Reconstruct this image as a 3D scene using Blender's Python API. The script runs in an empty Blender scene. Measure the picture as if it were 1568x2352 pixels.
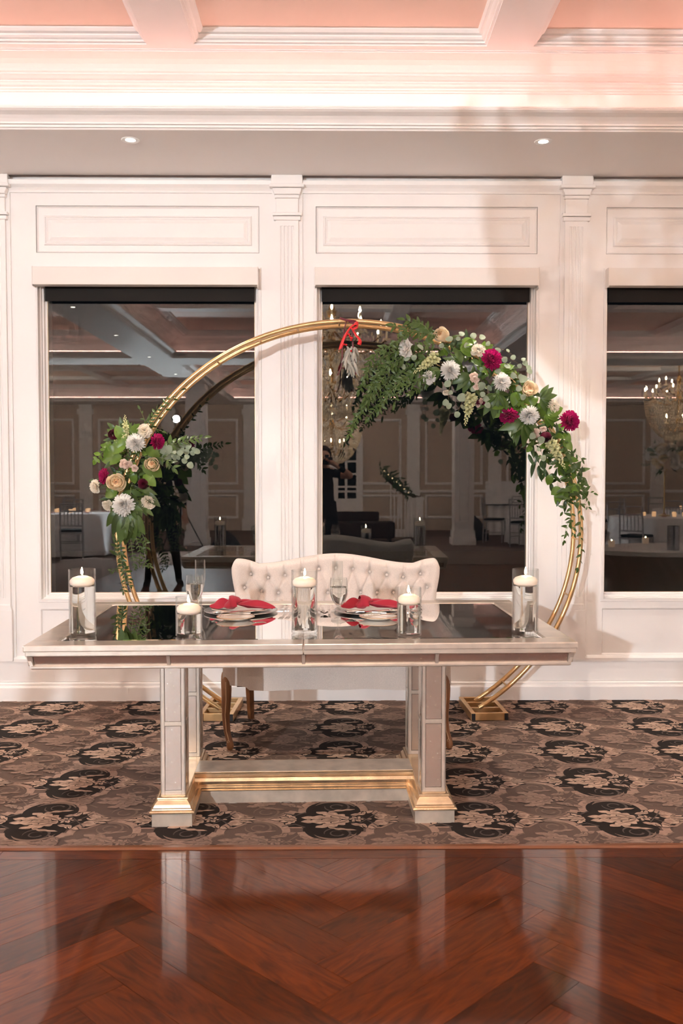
import bpy, bmesh, math, random
from mathutils import Vector, Matrix, Euler
R = math.radians
random.seed(7)
sc = bpy.context.scene
col = sc.collection

# ------------------------------------------------------------------ camera
F_PX, CAM_H, CAM_D = 2090.0, 1.37, 5.531
PITCH, YAW = math.atan(83 / F_PX), 0.0107
cam_d = bpy.data.cameras.new('camera')
cam = bpy.data.objects.new('camera', cam_d)
col.objects.link(cam)
cam.location = (0, -CAM_D, CAM_H)
cam.rotation_euler = (math.pi / 2 - PITCH, 0, -YAW)
cam_d.sensor_fit = 'VERTICAL'
cam_d.sensor_height = 36
cam_d.sensor_width = 24
cam_d.lens = 36 * F_PX / 2352
cam_d.clip_start = 0.05
cam_d.dof.use_dof = True
cam_d.dof.focus_distance = 4.3
cam_d.dof.aperture_fstop = 4.0
sc.camera = cam

# ------------------------------------------------------------------ world: night outside
w = bpy.data.worlds.new('night')
sc.world = w
w.use_nodes = True
w.node_tree.nodes['Background'].inputs[0].default_value = (0.010, 0.012, 0.016, 1)
w.node_tree.nodes['Background'].inputs[1].default_value = 0.4

sc.view_settings.view_transform = 'Standard'
sc.view_settings.look = 'None'
sc.view_settings.gamma = 1
sc.view_settings.use_curve_mapping = False
sc.view_settings.exposure = 0.11
cy = sc.cycles
cy.max_bounces = 7
cy.diffuse_bounces = 4
cy.glossy_bounces = 5
cy.transmission_bounces = 10
cy.transparent_max_bounces = 12
cy.caustics_reflective = True
cy.caustics_refractive = False
cy.sample_clamp_indirect = 4.0
cy.use_denoising = True
cy.use_adaptive_sampling = True
cy.adaptive_threshold = 0.17
cy.adaptive_min_samples = 14

# ------------------------------------------------------------------ large lights (each one sits in a fixture built below)
def lamp(name, kind, loc, power, color, size=0.1, rot=None, spot=None, blend=0.5):
    d = bpy.data.lights.new(name, kind)
    d.energy = power
    d.color = color
    if kind in ('POINT', 'SPOT'):
        d.shadow_soft_size = size
    if kind == 'SPOT':
        d.spot_size = spot
        d.spot_blend = blend
    o = bpy.data.objects.new(name, d)
    col.objects.link(o)
    o.location = loc
    if rot:
        o.rotation_euler = rot
    return o

LED_W, LED_C = 1.8, (1.0, 0.48, 0.40)
FLASH = (-2.84, -11.0, 2.41)
FLASH_W = 1750
WARM = (1.0, 0.87, 0.76)
CHAND_W = (50, 255)
CHANDS = [(0.0, -4.6), (6.6, -11.6), (-6.6, -4.6), (6.6, -4.6), (0.0, -12.9), (-6.6, -12.9)]  # after the two mirrored ones, unseen chandeliers added for ambient light
lamp('strobe_light', 'SPOT', FLASH, FLASH_W, (0.84, 0.93, 1.0), 0.06, (R(88), 0, R(-16)), R(172), .35)
# the chandelier bulbs (positions shared with the chandelier builder)
BULBS = [(.62 * math.cos(2 * math.pi * k / 12), .62 * math.sin(2 * math.pi * k / 12), 3.03) for k in range(12)] + \
        [(.36 * math.cos(2 * math.pi * (k + .5) / 6), .36 * math.sin(2 * math.pi * (k + .5) / 6), 3.20) for k in range(6)] + \
        [(.26 * math.cos(2 * math.pi * (k + .3) / 5), .26 * math.sin(2 * math.pi * (k + .3) / 5), 2.50) for k in range(5)]
for i, (x, y) in enumerate(CHANDS):
    for k, (bx, by, bz) in enumerate(BULBS):
        step, n_l = ((3, 6), (6, 3), (9, 2), (9, 2), (9, 2), (9, 2))[i]
        if k > 17 and i == 0:
            lamp('bulb_light', 'POINT', (x + bx, y + by, bz), 11, WARM, 0.013)
        elif k < 18 and k % step == 0:
            lamp('bulb_light', 'POINT', (x + bx, y + by, bz - (.42 if i > 1 else 0)), CHAND_W[min(i, 1)] / n_l, WARM, 0.013)

# ------------------------------------------------------------------ helpers
_fw = Vector((math.sin(YAW) * math.cos(PITCH), math.cos(YAW) * math.cos(PITCH), -math.sin(PITCH)))
_rt = Vector((math.cos(YAW), -math.sin(YAW), 0))
_up = _rt.cross(_fw)
CAM = Vector((0, -CAM_D, CAM_H))
def at(px, py, Y):
    'the point of the vertical plane y = Y that the photograph shows at a pixel'
    d = _fw + _rt * ((px - 784) / F_PX) - _up * ((py - 1176) / F_PX)
    return CAM + d * ((Y - CAM.y) / d.y)
def atz(px, py, Z):
    d = _fw + _rt * ((px - 784) / F_PX) - _up * ((py - 1176) / F_PX)
    return CAM + d * ((Z - CAM.z) / d.z)

_m = {}
def M(name, c=(.8, .8, .8), rough=.5, metal=0., spec=.5, noise=None, bump=None, emit=None, es=1., trans=0., ior=1.45, coat=0., coat_r=.05,
      sheen=0., rnd=0., sss=0., alpha=1.):
    if name in _m:
        return _m[name]
    m = bpy.data.materials.new(name)
    m.use_nodes = True
    nt = m.node_tree
    b = nt.nodes['Principled BSDF']
    I = b.inputs
    I['Base Color'].default_value = (*c, 1)
    I['Roughness'].default_value = rough
    I['Metallic'].default_value = metal
    I['Specular IOR Level'].default_value = spec
    I['IOR'].default_value = ior
    I['Transmission Weight'].default_value = trans
    I['Coat Weight'].default_value = coat
    I['Coat Roughness'].default_value = coat_r
    I['Sheen Weight'].default_value = sheen
    I['Alpha'].default_value = alpha
    if sss:
        I['Subsurface Weight'].default_value = sss
        I['Subsurface Radius'].default_value = (.02, .012, .008)
    if emit:
        I['Emission Color'].default_value = (*emit, 1)
        I['Emission Strength'].default_value = es
    N, L = nt.nodes.new, nt.links.new
    src = None
    if noise or rnd or bump:
        tc = N('ShaderNodeTexCoord')
    if noise:
        sx, amt, det = noise[:3]
        n = N('ShaderNodeTexNoise')
        n.inputs['Scale'].default_value = 1
        n.inputs['Detail'].default_value = det
        mp = N('ShaderNodeMapping')
        mp.inputs['Scale'].default_value = sx if isinstance(sx, tuple) else (sx,) * 3
        L(tc.outputs['Object'], mp.inputs[0])
        L(mp.outputs[0], n.inputs['Vector'])
        mx = N('ShaderNodeMix')
        mx.data_type = 'RGBA'
        c2 = noise[3] if len(noise) > 3 else tuple(max(0, v * (1 - amt)) for v in c)
        c1 = c if len(noise) > 3 else tuple(min(1, v * (1 + amt)) for v in c)
        mx.inputs[6].default_value = (*c1, 1)
        mx.inputs[7].default_value = (*c2, 1)
        rp = N('ShaderNodeMapRange')
        rp.inputs[1].default_value = .34
        rp.inputs[2].default_value = .66
        L(n.outputs[0], rp.inputs[0])
        L(rp.outputs[0], mx.inputs[0])
        src = mx.outputs[2]
    if rnd:
        oi = N('ShaderNodeObjectInfo')
        hs = N('ShaderNodeHueSaturation')
        mr = N('ShaderNodeMapRange')
        mr.inputs[3].default_value = 1 - rnd
        mr.inputs[4].default_value = 1 + rnd
        L(oi.outputs['Random'], mr.inputs[0])
        L(mr.outputs[0], hs.inputs['Value'])
        if src:
            L(src, hs.inputs['Color'])
        else:
            hs.inputs['Color'].default_value = (*c, 1)
        src = hs.outputs[0]
    if src:
        L(src, I['Base Color'])
    if bump:
        n2 = N('ShaderNodeTexNoise')
        n2.inputs['Detail'].default_value = 3
        n2.inputs['Scale'].default_value = 1
        mp2 = N('ShaderNodeMapping')
        mp2.inputs['Scale'].default_value = bump[0] if isinstance(bump[0], tuple) else (bump[0],) * 3
        L(tc.outputs['Object'], mp2.inputs[0])
        L(mp2.outputs[0], n2.inputs['Vector'])
        bp = N('ShaderNodeBump')
        bp.inputs['Strength'].default_value = bump[1]
        bp.inputs['Distance'].default_value = .002
        L(n2.outputs[0], bp.inputs['Height'])
        L(bp.outputs[0], I['Normal'])
    _m[name] = m
    return m

class MB:
    'collects faces of ONE mesh'
    def __init__(s):
        s.v, s.f, s.mi, s.cur = [], [], [], 0
    def add(s, vs, fs, xf=None):
        o = len(s.v)
        s.v += [tuple(xf @ Vector(p)) for p in vs] if xf is not None else [tuple(p) for p in vs]
        s.f += [tuple(o + i for i in q) for q in fs]
        s.mi += [s.cur] * len(fs)
        return s
    def box(s, x0, x1, y0, y1, z0, z1, xf=None):
        return s.add([(x0, y0, z0), (x1, y0, z0), (x1, y1, z0), (x0, y1, z0), (x0, y0, z1), (x1, y0, z1), (x1, y1, z1), (x0, y1, z1)],
                     [(0, 3, 2, 1), (4, 5, 6, 7), (0, 1, 5, 4), (1, 2, 6, 5), (2, 3, 7, 6), (3, 0, 4, 7)], xf)
    def lathe(s, pr, n=32, xf=None, cap0=True, cap1=True, closed=False):
        vs, fs = [], []
        for r, z in pr:
            for k in range(n):
                a = 2 * math.pi * k / n
                vs.append((r * math.cos(a), r * math.sin(a), z))
        m = len(pr)
        for i in range(m if closed else m - 1):
            j = (i + 1) % m
            for k in range(n):
                k2 = (k + 1) % n
                fs.append((i * n + k, i * n + k2, j * n + k2, j * n + k))
        if not closed:
            if cap0: fs.append(tuple(range(n - 1, -1, -1)))
            if cap1: fs.append(tuple((m - 1) * n + k for k in range(n)))
        return s.add(vs, fs, xf)
    def tube(s, pts, r, n=8, closed=False, caps=True, xf=None):
        pts = [Vector(p) for p in pts]
        m = len(pts)
        rr = r if isinstance(r, (list, tuple)) else [r] * m
        vs, fs = [], []
        pn = None
        for i, p in enumerate(pts):
            a = pts[(i - 1) % m] if (closed or i > 0) else p
            b = pts[(i + 1) % m] if (closed or i < m - 1) else p
            t = (b - a).normalized()
            if pn is None:
                q = Vector((0, 0, 1)) if abs(t.z) < .9 else Vector((0, 1, 0))
                nn = t.cross(q).normalized()
            else:
                nn = (pn - t * pn.dot(t)).normalized()
            pn = nn
            bb = t.cross(nn)
            for k in range(n):
                g = 2 * math.pi * k / n
                vs.append(p + (nn * math.cos(g) + bb * math.sin(g)) * rr[i])
        for i in range(m if closed else m - 1):
            j = (i + 1) % m
            for k in range(n):
                k2 = (k + 1) % n
                fs.append((i * n + k, i * n + k2, j * n + k2, j * n + k))
        if caps and not closed:
            fs.append(tuple(range(n - 1, -1, -1)))
            fs.append(tuple((m - 1) * n + k for k in range(n)))
        return s.add(vs, fs, xf)
    def grid(s, fn, nu, nv, xf=None, wrapu=False):
        vs = [fn(i / (nu if wrapu else nu - 1), j / (nv - 1)) for j in range(nv) for i in range(nu)]
        fs = []
        for j in range(nv - 1):
            for i in range(nu if wrapu else nu - 1):
                i2 = (i + 1) % nu
                fs.append((j * nu + i, j * nu + i2, (j + 1) * nu + i2, (j + 1) * nu + i))
        return s.add(vs, fs, xf)
    def prism(s, poly, a0, a1, fn):
        'poly of 2D points pushed from a0 to a1; fn(u, v, a) -> xyz'
        n = len(poly)
        vs = [fn(u, v, a0) for u, v in poly] + [fn(u, v, a1) for u, v in poly]
        fs = [(i, (i + 1) % n, n + (i + 1) % n, n + i) for i in range(n)]
        fs += [tuple(range(n - 1, -1, -1)), tuple(range(n, 2 * n))]
        return s.add(vs, fs)
    def sweep_rect(s, u0, u1, v0, v1, pr, fn, fill=False):
        'profile [(t inward, w)] run round a rectangle with mitred corners'
        vs, fs = [], []
        for t, w_ in pr:
            for u, v in ((u0 + t, v0 + t), (u1 - t, v0 + t), (u1 - t, v1 - t), (u0 + t, v1 - t)):
                vs.append(fn(u, v, w_))
        for i in range(len(pr) - 1):
            for k in range(4):
                k2 = (k + 1) % 4
                fs.append((i * 4 + k, i * 4 + k2, i * 4 + 4 + k2, i * 4 + 4 + k))
        if fill:
            o = (len(pr) - 1) * 4
            fs.append((o, o + 1, o + 2, o + 3))
        return s.add(vs, fs)
    def build(s, name, mat, parent=None, smooth=None, recalc=True, bevel=0, sub=0, loc=None):
        me = bpy.data.meshes.new(name)
        me.from_pydata(s.v, [], s.f)
        for mm in (mat if isinstance(mat, (list, tuple)) else [mat]):
            me.materials.append(mm)
        if any(s.mi):
            me.polygons.foreach_set('material_index', s.mi)
        if recalc:
            bm = bmesh.new()
            bm.from_mesh(me)
            bmesh.ops.recalc_face_normals(bm, faces=bm.faces)
            bm.to_mesh(me)
            bm.free()
        if smooth is not None:
            me.polygons.foreach_set('use_smooth', [True] * len(me.polygons))
            if smooth < 179:
                me.set_sharp_from_angle(angle=R(smooth))
        me.update()
        o = bpy.data.objects.new(name, me)
        col.objects.link(o)
        if parent is not None:
            o.parent = parent
        if loc is not None:
            o.location = loc
        if bevel:
            b = o.modifiers.new('edge', 'BEVEL')
            b.width = bevel
            b.segments = 2
            b.limit_method = 'ANGLE'
            b.angle_limit = R(40)
        if sub:
            d = o.modifiers.new('soft', 'SUBSURF')
            d.levels = d.render_levels = sub
        return o

def tag(o, label=None, cat=None, group=None, kind=None):
    if label: o['label'] = label
    if cat: o['category'] = cat
    if group: o['group'] = group
    if kind: o['kind'] = kind
    return o
def thing(name, loc=(0, 0, 0), rot=(0, 0, 0), label=None, cat=None, group=None, kind=None, scale=1.):
    o = bpy.data.objects.new(name, None)
    o.empty_display_size = .1
    col.objects.link(o)
    o.location = loc
    o.rotation_euler = rot
    o.scale = (scale,) * 3
    return tag(o, label, cat, group, kind)
def struct(mb, name, mat, parent=None, **k):
    o = mb.build(name, mat, parent, **k)
    if parent is None:
        o['kind'] = 'structure'
    return o
def link_copy(o, parent=None):
    c = o.copy()
    col.objects.link(c)
    c.parent = parent
    return c
def copy_tree(o, parent=None):
    c = link_copy(o, parent)
    for ch in list(o.children):
        copy_tree(ch, c)
    return c
def mirror_mat(name, tint, rough, speck=0.):
    'silvered glass, aged in specks where asked'
    if name in _m: return _m[name]
    m = M(name, tint, rough, 1., noise=(140, .25, 5, tuple(v * .55 for v in tint)) if speck else None, bump=(220, speck) if speck else None)
    return m
# ------------------------------------------------------------------ materials of the room
white = M('white_paint', (.86, .835, .82), .38)
white_c = M('white_ceiling_paint', (.86, .84, .825), .55)
soffit_m = M('soffit_paint', (.94, .905, .885), .6)
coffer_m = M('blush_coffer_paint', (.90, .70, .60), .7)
beige = M('beige_wall_paint', (.58, .46, .37), .6)
beige2 = M('tan_panel_paint', (.50, .41, .345), .6)
led_m = M('led_strip', (.9, .6, .5), .4, emit=(1.0, .5, .38), es=1.5)

ZS = 3.157          # soffit height
RX, RY = 9.2, -17.2 # room extents

# ------------------------------------------------------------------ floor: carpet and dance floor
DF_Y0, DF_Y1, DF_X = -2.222, -8.3, 3.1
carpet_m = M('carpet_taupe', (.150, .106, .088), .95, spec=.1, noise=(420, .22, 2), bump=(500, .5))
fb = MB()
fb.box(-RX, RX, DF_Y0, 0.3, -.05, 0)
fb.box(-RX, -DF_X, DF_Y1, DF_Y0, -.05, 0)
fb.box(DF_X, RX, DF_Y1, DF_Y0, -.05, 0)
fb.box(-RX, RX, RY, DF_Y1, -.05, 0)
floor = struct(fb, 'floor', carpet_m)

# woven medallion pattern of the carpet (flat weave, a millimetre proud)
def arcpts(cx, cy_, r, a0, a1, n, ry=None):
    ry = ry or r
    return [(cx + r * math.cos(R(a0 + (a1 - a0) * k / n)), cy_ + ry * math.sin(R(a0 + (a1 - a0) * k / n))) for k in range(n + 1)]
def stroke(pts, w0, w1=None, wm=None):
    'a ribbon polygon along a path; width swells in the middle'
    n = len(pts)
    L_, Rr = [], []
    for i, (x, y) in enumerate(pts):
        a = pts[max(0, i - 1)]
        b = pts[min(n - 1, i + 1)]
        dx, dy = b[0] - a[0], b[1] - a[1]
        l = math.hypot(dx, dy) or 1
        t = i / (n - 1)
        e = w1 if w1 is not None else w0
        ww = w0 + (e - w0) * t
        if wm is not None:
            ww += (wm - (w0 + e) / 2) * math.sin(math.pi * t)
        L_.append((x - dy / l * ww, y + dx / l * ww))
        Rr.append((x + dy / l * ww, y - dx / l * ww))
    return L_, Rr
def acanthus(bx, by, tx, ty, wd, bend=0., lobes=3):
    'lobed leaf outline from base to tip'
    n = 5 * lobes + 2
    up, dn = [], []
    dx, dy = tx - bx, ty - by
    l = math.hypot(dx, dy)
    ux, uy = dx / l, dy / l
    for i in range(n + 1):
        t = i / n
        env = math.sin(math.pi * min(1, t * .93 + .07)) ** .7 * wd
        lob = 1 - .55 * (1 - abs(math.sin(math.pi * (lobes * t + .15)))) if 0 < i < n else 0
        c = bend * math.sin(math.pi * t * .5) * t * l
        px_, py_ = bx + ux * l * t - uy * c, by + uy * l * t + ux * c
        fwd = .25 * wd * (lob - .6)
        up.append((px_ - uy * env * lob + ux * fwd, py_ + ux * env * lob + uy * fwd))
        dn.append((px_ + uy * env * lob + ux * fwd, py_ - ux * env * lob + uy * fwd))
    return up, dn
def strip_to(mb, LR, z, ox, oy, mi):
    a, b = LR
    n = len(a)
    mb.cur = mi
    mb.add([(ox + x, oy + y, z) for x, y in a] + [(ox + x, oy + y, z) for x, y in b], [(i, i + 1, n + i + 1, n + i) for i in range(n - 1)])
def poly_to(mb, p, z, ox, oy, mi):
    mb.cur = mi
    mb.add([(ox + x, oy + y, z) for x, y in p], [tuple(range(len(p)))])
PX_, PY_ = .575, .443
def cell_outline(g):
    'lobed frame: two round lobes and a waist that runs out sideways'
    p = []
    r, cy_, hw, hh, tip = .118 + g, .098, .185, .075 + g, .245 + g
    a = math.degrees(math.asin(max(-1, min(1, (hh - cy_) / r))))
    p += arcpts(0, cy_, r, a, 180 - a, 14)
    p += [(-hw, hh), (-tip, 0), (-hw, -hh)]
    p += arcpts(0, -cy_, r, 180 + a, 360 - a, 14)
    p += [(hw, -hh), (tip, 0), (hw, hh)]
    return p
def motif(mb, ox, oy, dark):
    z0 = .0012 if dark else .0010
    LT, MD, GR = (1, 2, 3) if dark else (4, 5, 5)
    lay = [0]
    def up_():
        lay[0] += 1
        return z0 + .0002 + lay[0] * .000028
    def S(pts, a, b=None, m=None, c=LT, z=0): strip_to(mb, stroke(pts, a, b, m), up_(), ox, oy, c)
    def A(bx, by, tx, ty, wd, c=LT, z=0, **k):
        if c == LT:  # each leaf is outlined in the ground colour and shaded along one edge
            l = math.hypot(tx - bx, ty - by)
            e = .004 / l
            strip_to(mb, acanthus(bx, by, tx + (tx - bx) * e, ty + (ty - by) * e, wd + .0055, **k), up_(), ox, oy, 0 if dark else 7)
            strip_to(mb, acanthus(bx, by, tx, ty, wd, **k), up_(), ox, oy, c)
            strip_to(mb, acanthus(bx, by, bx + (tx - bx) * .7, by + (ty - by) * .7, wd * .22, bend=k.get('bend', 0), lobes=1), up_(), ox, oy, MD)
            return
        strip_to(mb, acanthus(bx, by, tx, ty, wd, **k), up_(), ox, oy, c)
    if dark:
        poly_to(mb, cell_outline(0), z0, ox, oy, 0)
    # frame band
    for sg in (1, -1):
        S(arcpts(0, sg * .098, .127, -12 if sg > 0 else 192, 192 if sg > 0 else 348, 20), .015, .015, .018, c=6)
    if dark:
        for sx in (1, -1):
            for sg in (1, -1):
                S([(sx * .122, sg * .08), (sx * .19, sg * .08), (sx * .215, sg * .055), (sx * .255, sg * .015)], .006, .004, c=6)
    poly_to(mb, [(-.05, .2215), (-.025, .236), (0, .242), (.025, .236), (.05, .2215), (.025, .207), (0, .201), (-.025, .207)], up_(), ox, oy, 6 if dark else 4)
    for sg in (1, -1):
        # scrolls inside the lobes
        S(arcpts(.015, sg * .140, .050, -190 * sg, 60 * sg, 14), .001, .002, .006, c=GR)
        S(arcpts(.015, sg * .140, .026, 20 * sg, 320 * sg, 10), .005, .001, c=GR)
        S(arcpts(.005, sg * .108, .090, 20 * sg, 150 * sg, 12), .0005, .0005, .009, c=MD)
        S([(.06, sg * .02), (.10, sg * .045), (.15, -sg * .025), (.18, -sg * .075)], .003, .003, c=GR)
        S([(-.110, -sg * .078), (-.15, -sg * .045), (-.2, -sg * .07)], .004, .004, c=GR)
        # acanthus leaves thrown up and down from the stem
        A(.03, sg * .004, -.118, sg * .022, .011, bend=.10 * sg, lobes=3)
        A(.03, sg * .006, -.112, sg * .070, .027, bend=.32 * sg, lobes=4)
        A(.058, sg * .006, -.020, sg * .122, .030, bend=.45 * sg, lobes=4)
        A(-.02, sg * .075, .055, sg * .150, .013, bend=-.5 * sg, lobes=3)
        # wing leaves, ribbon and c-scrolls
        A(.072, sg * .048, .175, sg * .070, .018, bend=.25 * sg, lobes=3)
        A(.118, sg * .056, .135, sg * .088, .008, bend=.1 * sg, lobes=1)
        S(arcpts(.188, sg * .032, .021, 190 * sg, 470 * sg, 12), .003, .008, .010)
        A(.205, sg * .014, .255, sg * .040, .010, bend=-.2 * sg, lobes=2)
        A(-.150, 0, -.172, sg * .062, .014, bend=.25 * sg, lobes=3)
        A(-.150, 0, -.212, sg * .034, .012, bend=.1 * sg, lobes=2)
    A(-.148, 0, -.262, 0, .014, lobes=2)
    A(.195, 0, .285, 0, .011, lobes=1)
    for k in range(6):
        a = R(60 * k)
        A(.092, 0, .092 + .034 * math.cos(a), .034 * math.sin(a), .011, lobes=1)
    poly_to(mb, arcpts(.092, 0, .009, 0, 330, 9), up_(), ox, oy, GR)
    poly_to(mb, arcpts(.145, 0, .009, 0, 330, 8, .006), up_(), ox, oy, LT)
cm = [M('carpet_dark', (.030, .024, .022), .95, spec=.1, bump=(500, .5)),
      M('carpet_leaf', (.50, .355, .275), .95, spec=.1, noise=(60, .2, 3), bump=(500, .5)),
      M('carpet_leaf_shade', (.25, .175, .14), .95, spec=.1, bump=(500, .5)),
      M('carpet_stem', (.115, .090, .080), .95, spec=.1, bump=(500, .5)),
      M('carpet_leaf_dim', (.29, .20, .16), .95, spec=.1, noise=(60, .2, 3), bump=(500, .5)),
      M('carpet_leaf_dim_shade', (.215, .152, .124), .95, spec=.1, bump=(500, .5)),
      M('carpet_band', (.38, .258, .205), .95, spec=.1, noise=(50, .12, 3), bump=(500, .5)),
      M('carpet_mid', (.145, .103, .086), .95, spec=.1, bump=(500, .5))]
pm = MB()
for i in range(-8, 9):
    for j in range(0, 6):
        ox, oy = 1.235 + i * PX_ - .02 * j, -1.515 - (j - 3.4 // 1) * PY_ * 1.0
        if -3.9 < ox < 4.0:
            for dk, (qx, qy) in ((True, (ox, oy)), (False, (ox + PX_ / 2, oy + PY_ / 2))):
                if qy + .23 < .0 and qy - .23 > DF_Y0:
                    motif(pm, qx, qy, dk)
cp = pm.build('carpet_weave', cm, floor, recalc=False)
# motifs that the edges of the carpet cut: trimmed at the wall and at the dance floor
tm = MB()
for i in range(-8, 9):
    for j in range(-1, 7):
        ox, oy = 1.235 + i * PX_ - .02 * j, -1.515 - (j - 3.4 // 1) * PY_ * 1.0
        if -3.9 < ox < 4.0:
            for dk, (qx, qy) in ((True, (ox, oy)), (False, (ox + PX_ / 2, oy + PY_ / 2))):
                if not (qy + .23 < .0 and qy - .23 > DF_Y0) and qy - .25 < 0 and qy + .25 > DF_Y0:
                    motif(tm, qx, qy, dk)
ct = tm.build('carpet_weave', cm, floor, recalc=False)
bm = bmesh.new()
bm.from_mesh(ct.data)
for co, no in (((0, -.034, 0), (0, 1, 0)), ((0, DF_Y0 + .001, 0), (0, -1, 0))):
    bmesh.ops.bisect_plane(bm, geom=bm.verts[:] + bm.edges[:] + bm.faces[:], plane_co=co, plane_no=no, clear_outer=True)
bm.to_mesh(ct.data)
bm.free()
cp['kind'] = ct['kind'] = 'stuff'

# dance floor: herringbone boards
def wood_mat(name, c1, c2, rough, coat):
    m = M(name, c1, rough, spec=.12, coat=coat, coat_r=.07)
    nt = m.node_tree
    N, L = nt.nodes.new, nt.links.new
    b = nt.nodes['Principled BSDF']
    tc = N('ShaderNodeTexCoord')
    oi = N('ShaderNodeObjectInfo')
    mp = N('ShaderNodeMapping')
    mp.inputs['Scale'].default_value = (2.6, 15, 6)
    ad = N('ShaderNodeVectorMath')
    sc_ = N('ShaderNodeVectorMath')
    sc_.operation = 'SCALE'
    sc_.inputs['Scale'].default_value = 40
    cv = N('ShaderNodeCombineXYZ')
    for k in range(3):
        L(oi.outputs['Random'], cv.inputs[k])
    L(cv.outputs[0], sc_.inputs[0])
    L(tc.outputs['Object'], ad.inputs[0])
    L(sc_.outputs[0], ad.inputs[1])
    L(ad.outputs[0], mp.inputs[0])
    n = N('ShaderNodeTexNoise')
    n.inputs['Scale'].default_value = 1.5
    n.inputs['Detail'].default_value = 6
    n.inputs['Distortion'].default_value = 2.6
    L(mp.outputs[0], n.inputs['Vector'])
    rp = N('ShaderNodeMapRange')
    rp.inputs[1].default_value = .35
    rp.inputs[2].default_value = .68
    L(n.outputs[0], rp.inputs[0])
    mx = N('ShaderNodeMix')
    mx.data_type = 'RGBA'
    mx.inputs[6].default_value = (*c1, 1)
    mx.inputs[7].default_value = (*c2, 1)
    L(rp.outputs[0], mx.inputs[0])
    hs = N('ShaderNodeHueSaturation')
    mr = N('ShaderNodeMapRange')
    mr.inputs[3].default_value = .58
    mr.inputs[4].default_value = 1.32
    L(oi.outputs['Random'], mr.inputs[0])
    L(mr.outputs[0], hs.inputs['Value'])
    L(mx.outputs[2], hs.inputs['Color'])
    L(hs.outputs[0], b.inputs['Base Color'])
    bp = N('ShaderNodeBump')
    bp.inputs['Strength'].default_value = .06
    bp.inputs['Distance'].default_value = .002
    L(n.outputs[0], bp.inputs['Height'])
    L(bp.outputs[0], b.inputs['Normal'])
    return m
plank_m = wood_mat('mahogany_board', (.132, .026, .0042), (.060, .011, .0024), .34, 1.0)
df = MB()
df.box(-DF_X, DF_X, DF_Y1, DF_Y0, -.05, -.004)
dance = struct(df, 'dance_floor', M('board_joint', (.07, .016, .006), .45, spec=.25, coat=.25, coat_r=.12, noise=((9, 1.5, 1), .4, 4)))
tag(dance, 'polished reddish mahogany dance floor laid in herringbone', None, kind='structure')
PWD, PN = .145, 6
s2 = math.sqrt(.5)
def pl_xy(a, b):
    return ((a - b) * s2 * PWD + .055, (a + b) * s2 * PWD - 2.92)
pmesh = MB().box(-PWD * PN / 2 + .0006, PWD * PN / 2 - .0006, -PWD / 2 + .0006, PWD / 2 - .0006, -.004, 0)
base_plank = None
for i in range(-40, 41):
    for j in range(-40, 41):
        for kind in (0, 1):
            if kind == 0 and (i - j) % (2 * PN) == 0:
                a, b, rot = i + PN / 2, j + .5, 45
            elif kind == 1 and (i - j) % (2 * PN) == 2 * PN - 1:
                a, b, rot = i + .5, j + PN / 2, 135
            else:
                continue
            x, y = pl_xy(a, b)
            ext = PWD * PN / 2 * s2 + PWD / 2 * s2
            if abs(x) > 2.2 or y < -4.3 or y - ext > DF_Y0 - .1:
                continue
            cut = y + ext > DF_Y0 - .1
            if base_plank is None or cut:
                o = pmesh.build('plank', plank_m, dance, bevel=0)
                o.location = (x, y, 0)
                o.rotation_euler.z = R(rot)
                if cut:  # boards that the border strip cuts off
                    bm = bmesh.new()
                    bm.from_mesh(o.data)
                    inv = Matrix.Rotation(-R(rot), 3, 'Z')
                    r_ = bmesh.ops.bisect_plane(bm, geom=bm.verts[:] + bm.edges[:] + bm.faces[:], plane_co=inv @ Vector((0, DF_Y0 - .1 - y, 0)),
                                                plane_no=inv @ Vector((0, 1, 0)), clear_outer=True)
                    bm.to_mesh(o.data)
                    nf = len(bm.faces)
                    bm.free()
                    if nf == 0:
                        bpy.data.objects.remove(o)
                else:
                    base_plank = o
            else:
                o = link_copy(base_plank, dance)
                o.location = (x, y, 0)
                o.rotation_euler.z = R(rot)
for k in range(4):
    MB().box(-2.4 + k * 1.2 + .001, -1.2 + k * 1.2 - .001, DF_Y0 - .098, DF_Y0 - .022, -.004, 0).build('border_board', plank_m, dance)
MB().prism([(DF_Y0 - .02, 0), (DF_Y0 - .012, .007), (DF_Y0 + .004, .008), (DF_Y0 + .006, 0)], -DF_X, DF_X, lambda u, v, a: (a, u, v)).build('edge_strip', M('edge_strip_wood', (.20, .075, .035), .3, coat=.6), dance)

# ------------------------------------------------------------------ back wall with windows
def zy(y): return ZS - .002622 * (y - 408)
PIL = [-2.012, -.266, 1.467, 3.205]
WIN = [(-1.77, -.435), (-.095, 1.24), (1.655, 2.99)]
WZ0, WZ1 = .613, 2.61
wb = MB()
T = .3
edges = [-RX] + [e for wn in WIN for e in wn] + [RX]
for k in range(0, len(edges), 2):
    wb.box(edges[k], edges[k + 1], 0, T, 0, zy(418))
    wb.box(edges[k], edges[k + 1], .025, T, zy(418), ZS + .5)
for x0, x1 in WIN:
    wb.box(x0, x1, .014, T, zy(580), zy(473))
    wb.box(x0, x1, 0, T, zy(473), zy(418))
    wb.box(x0, x1, .025, T, zy(418), ZS + .5)
    wb.box(x0, x1, 0, T, WZ1, zy(580))
    wb.box(x0, x1, 0, T, zy(1398), WZ0)
    wb.box(x0, x1, .012, T, 0, zy(1398))
wall = struct(wb, 'wall_back', white)
XZ = lambda u, v, w_: (u, w_, v)
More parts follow.
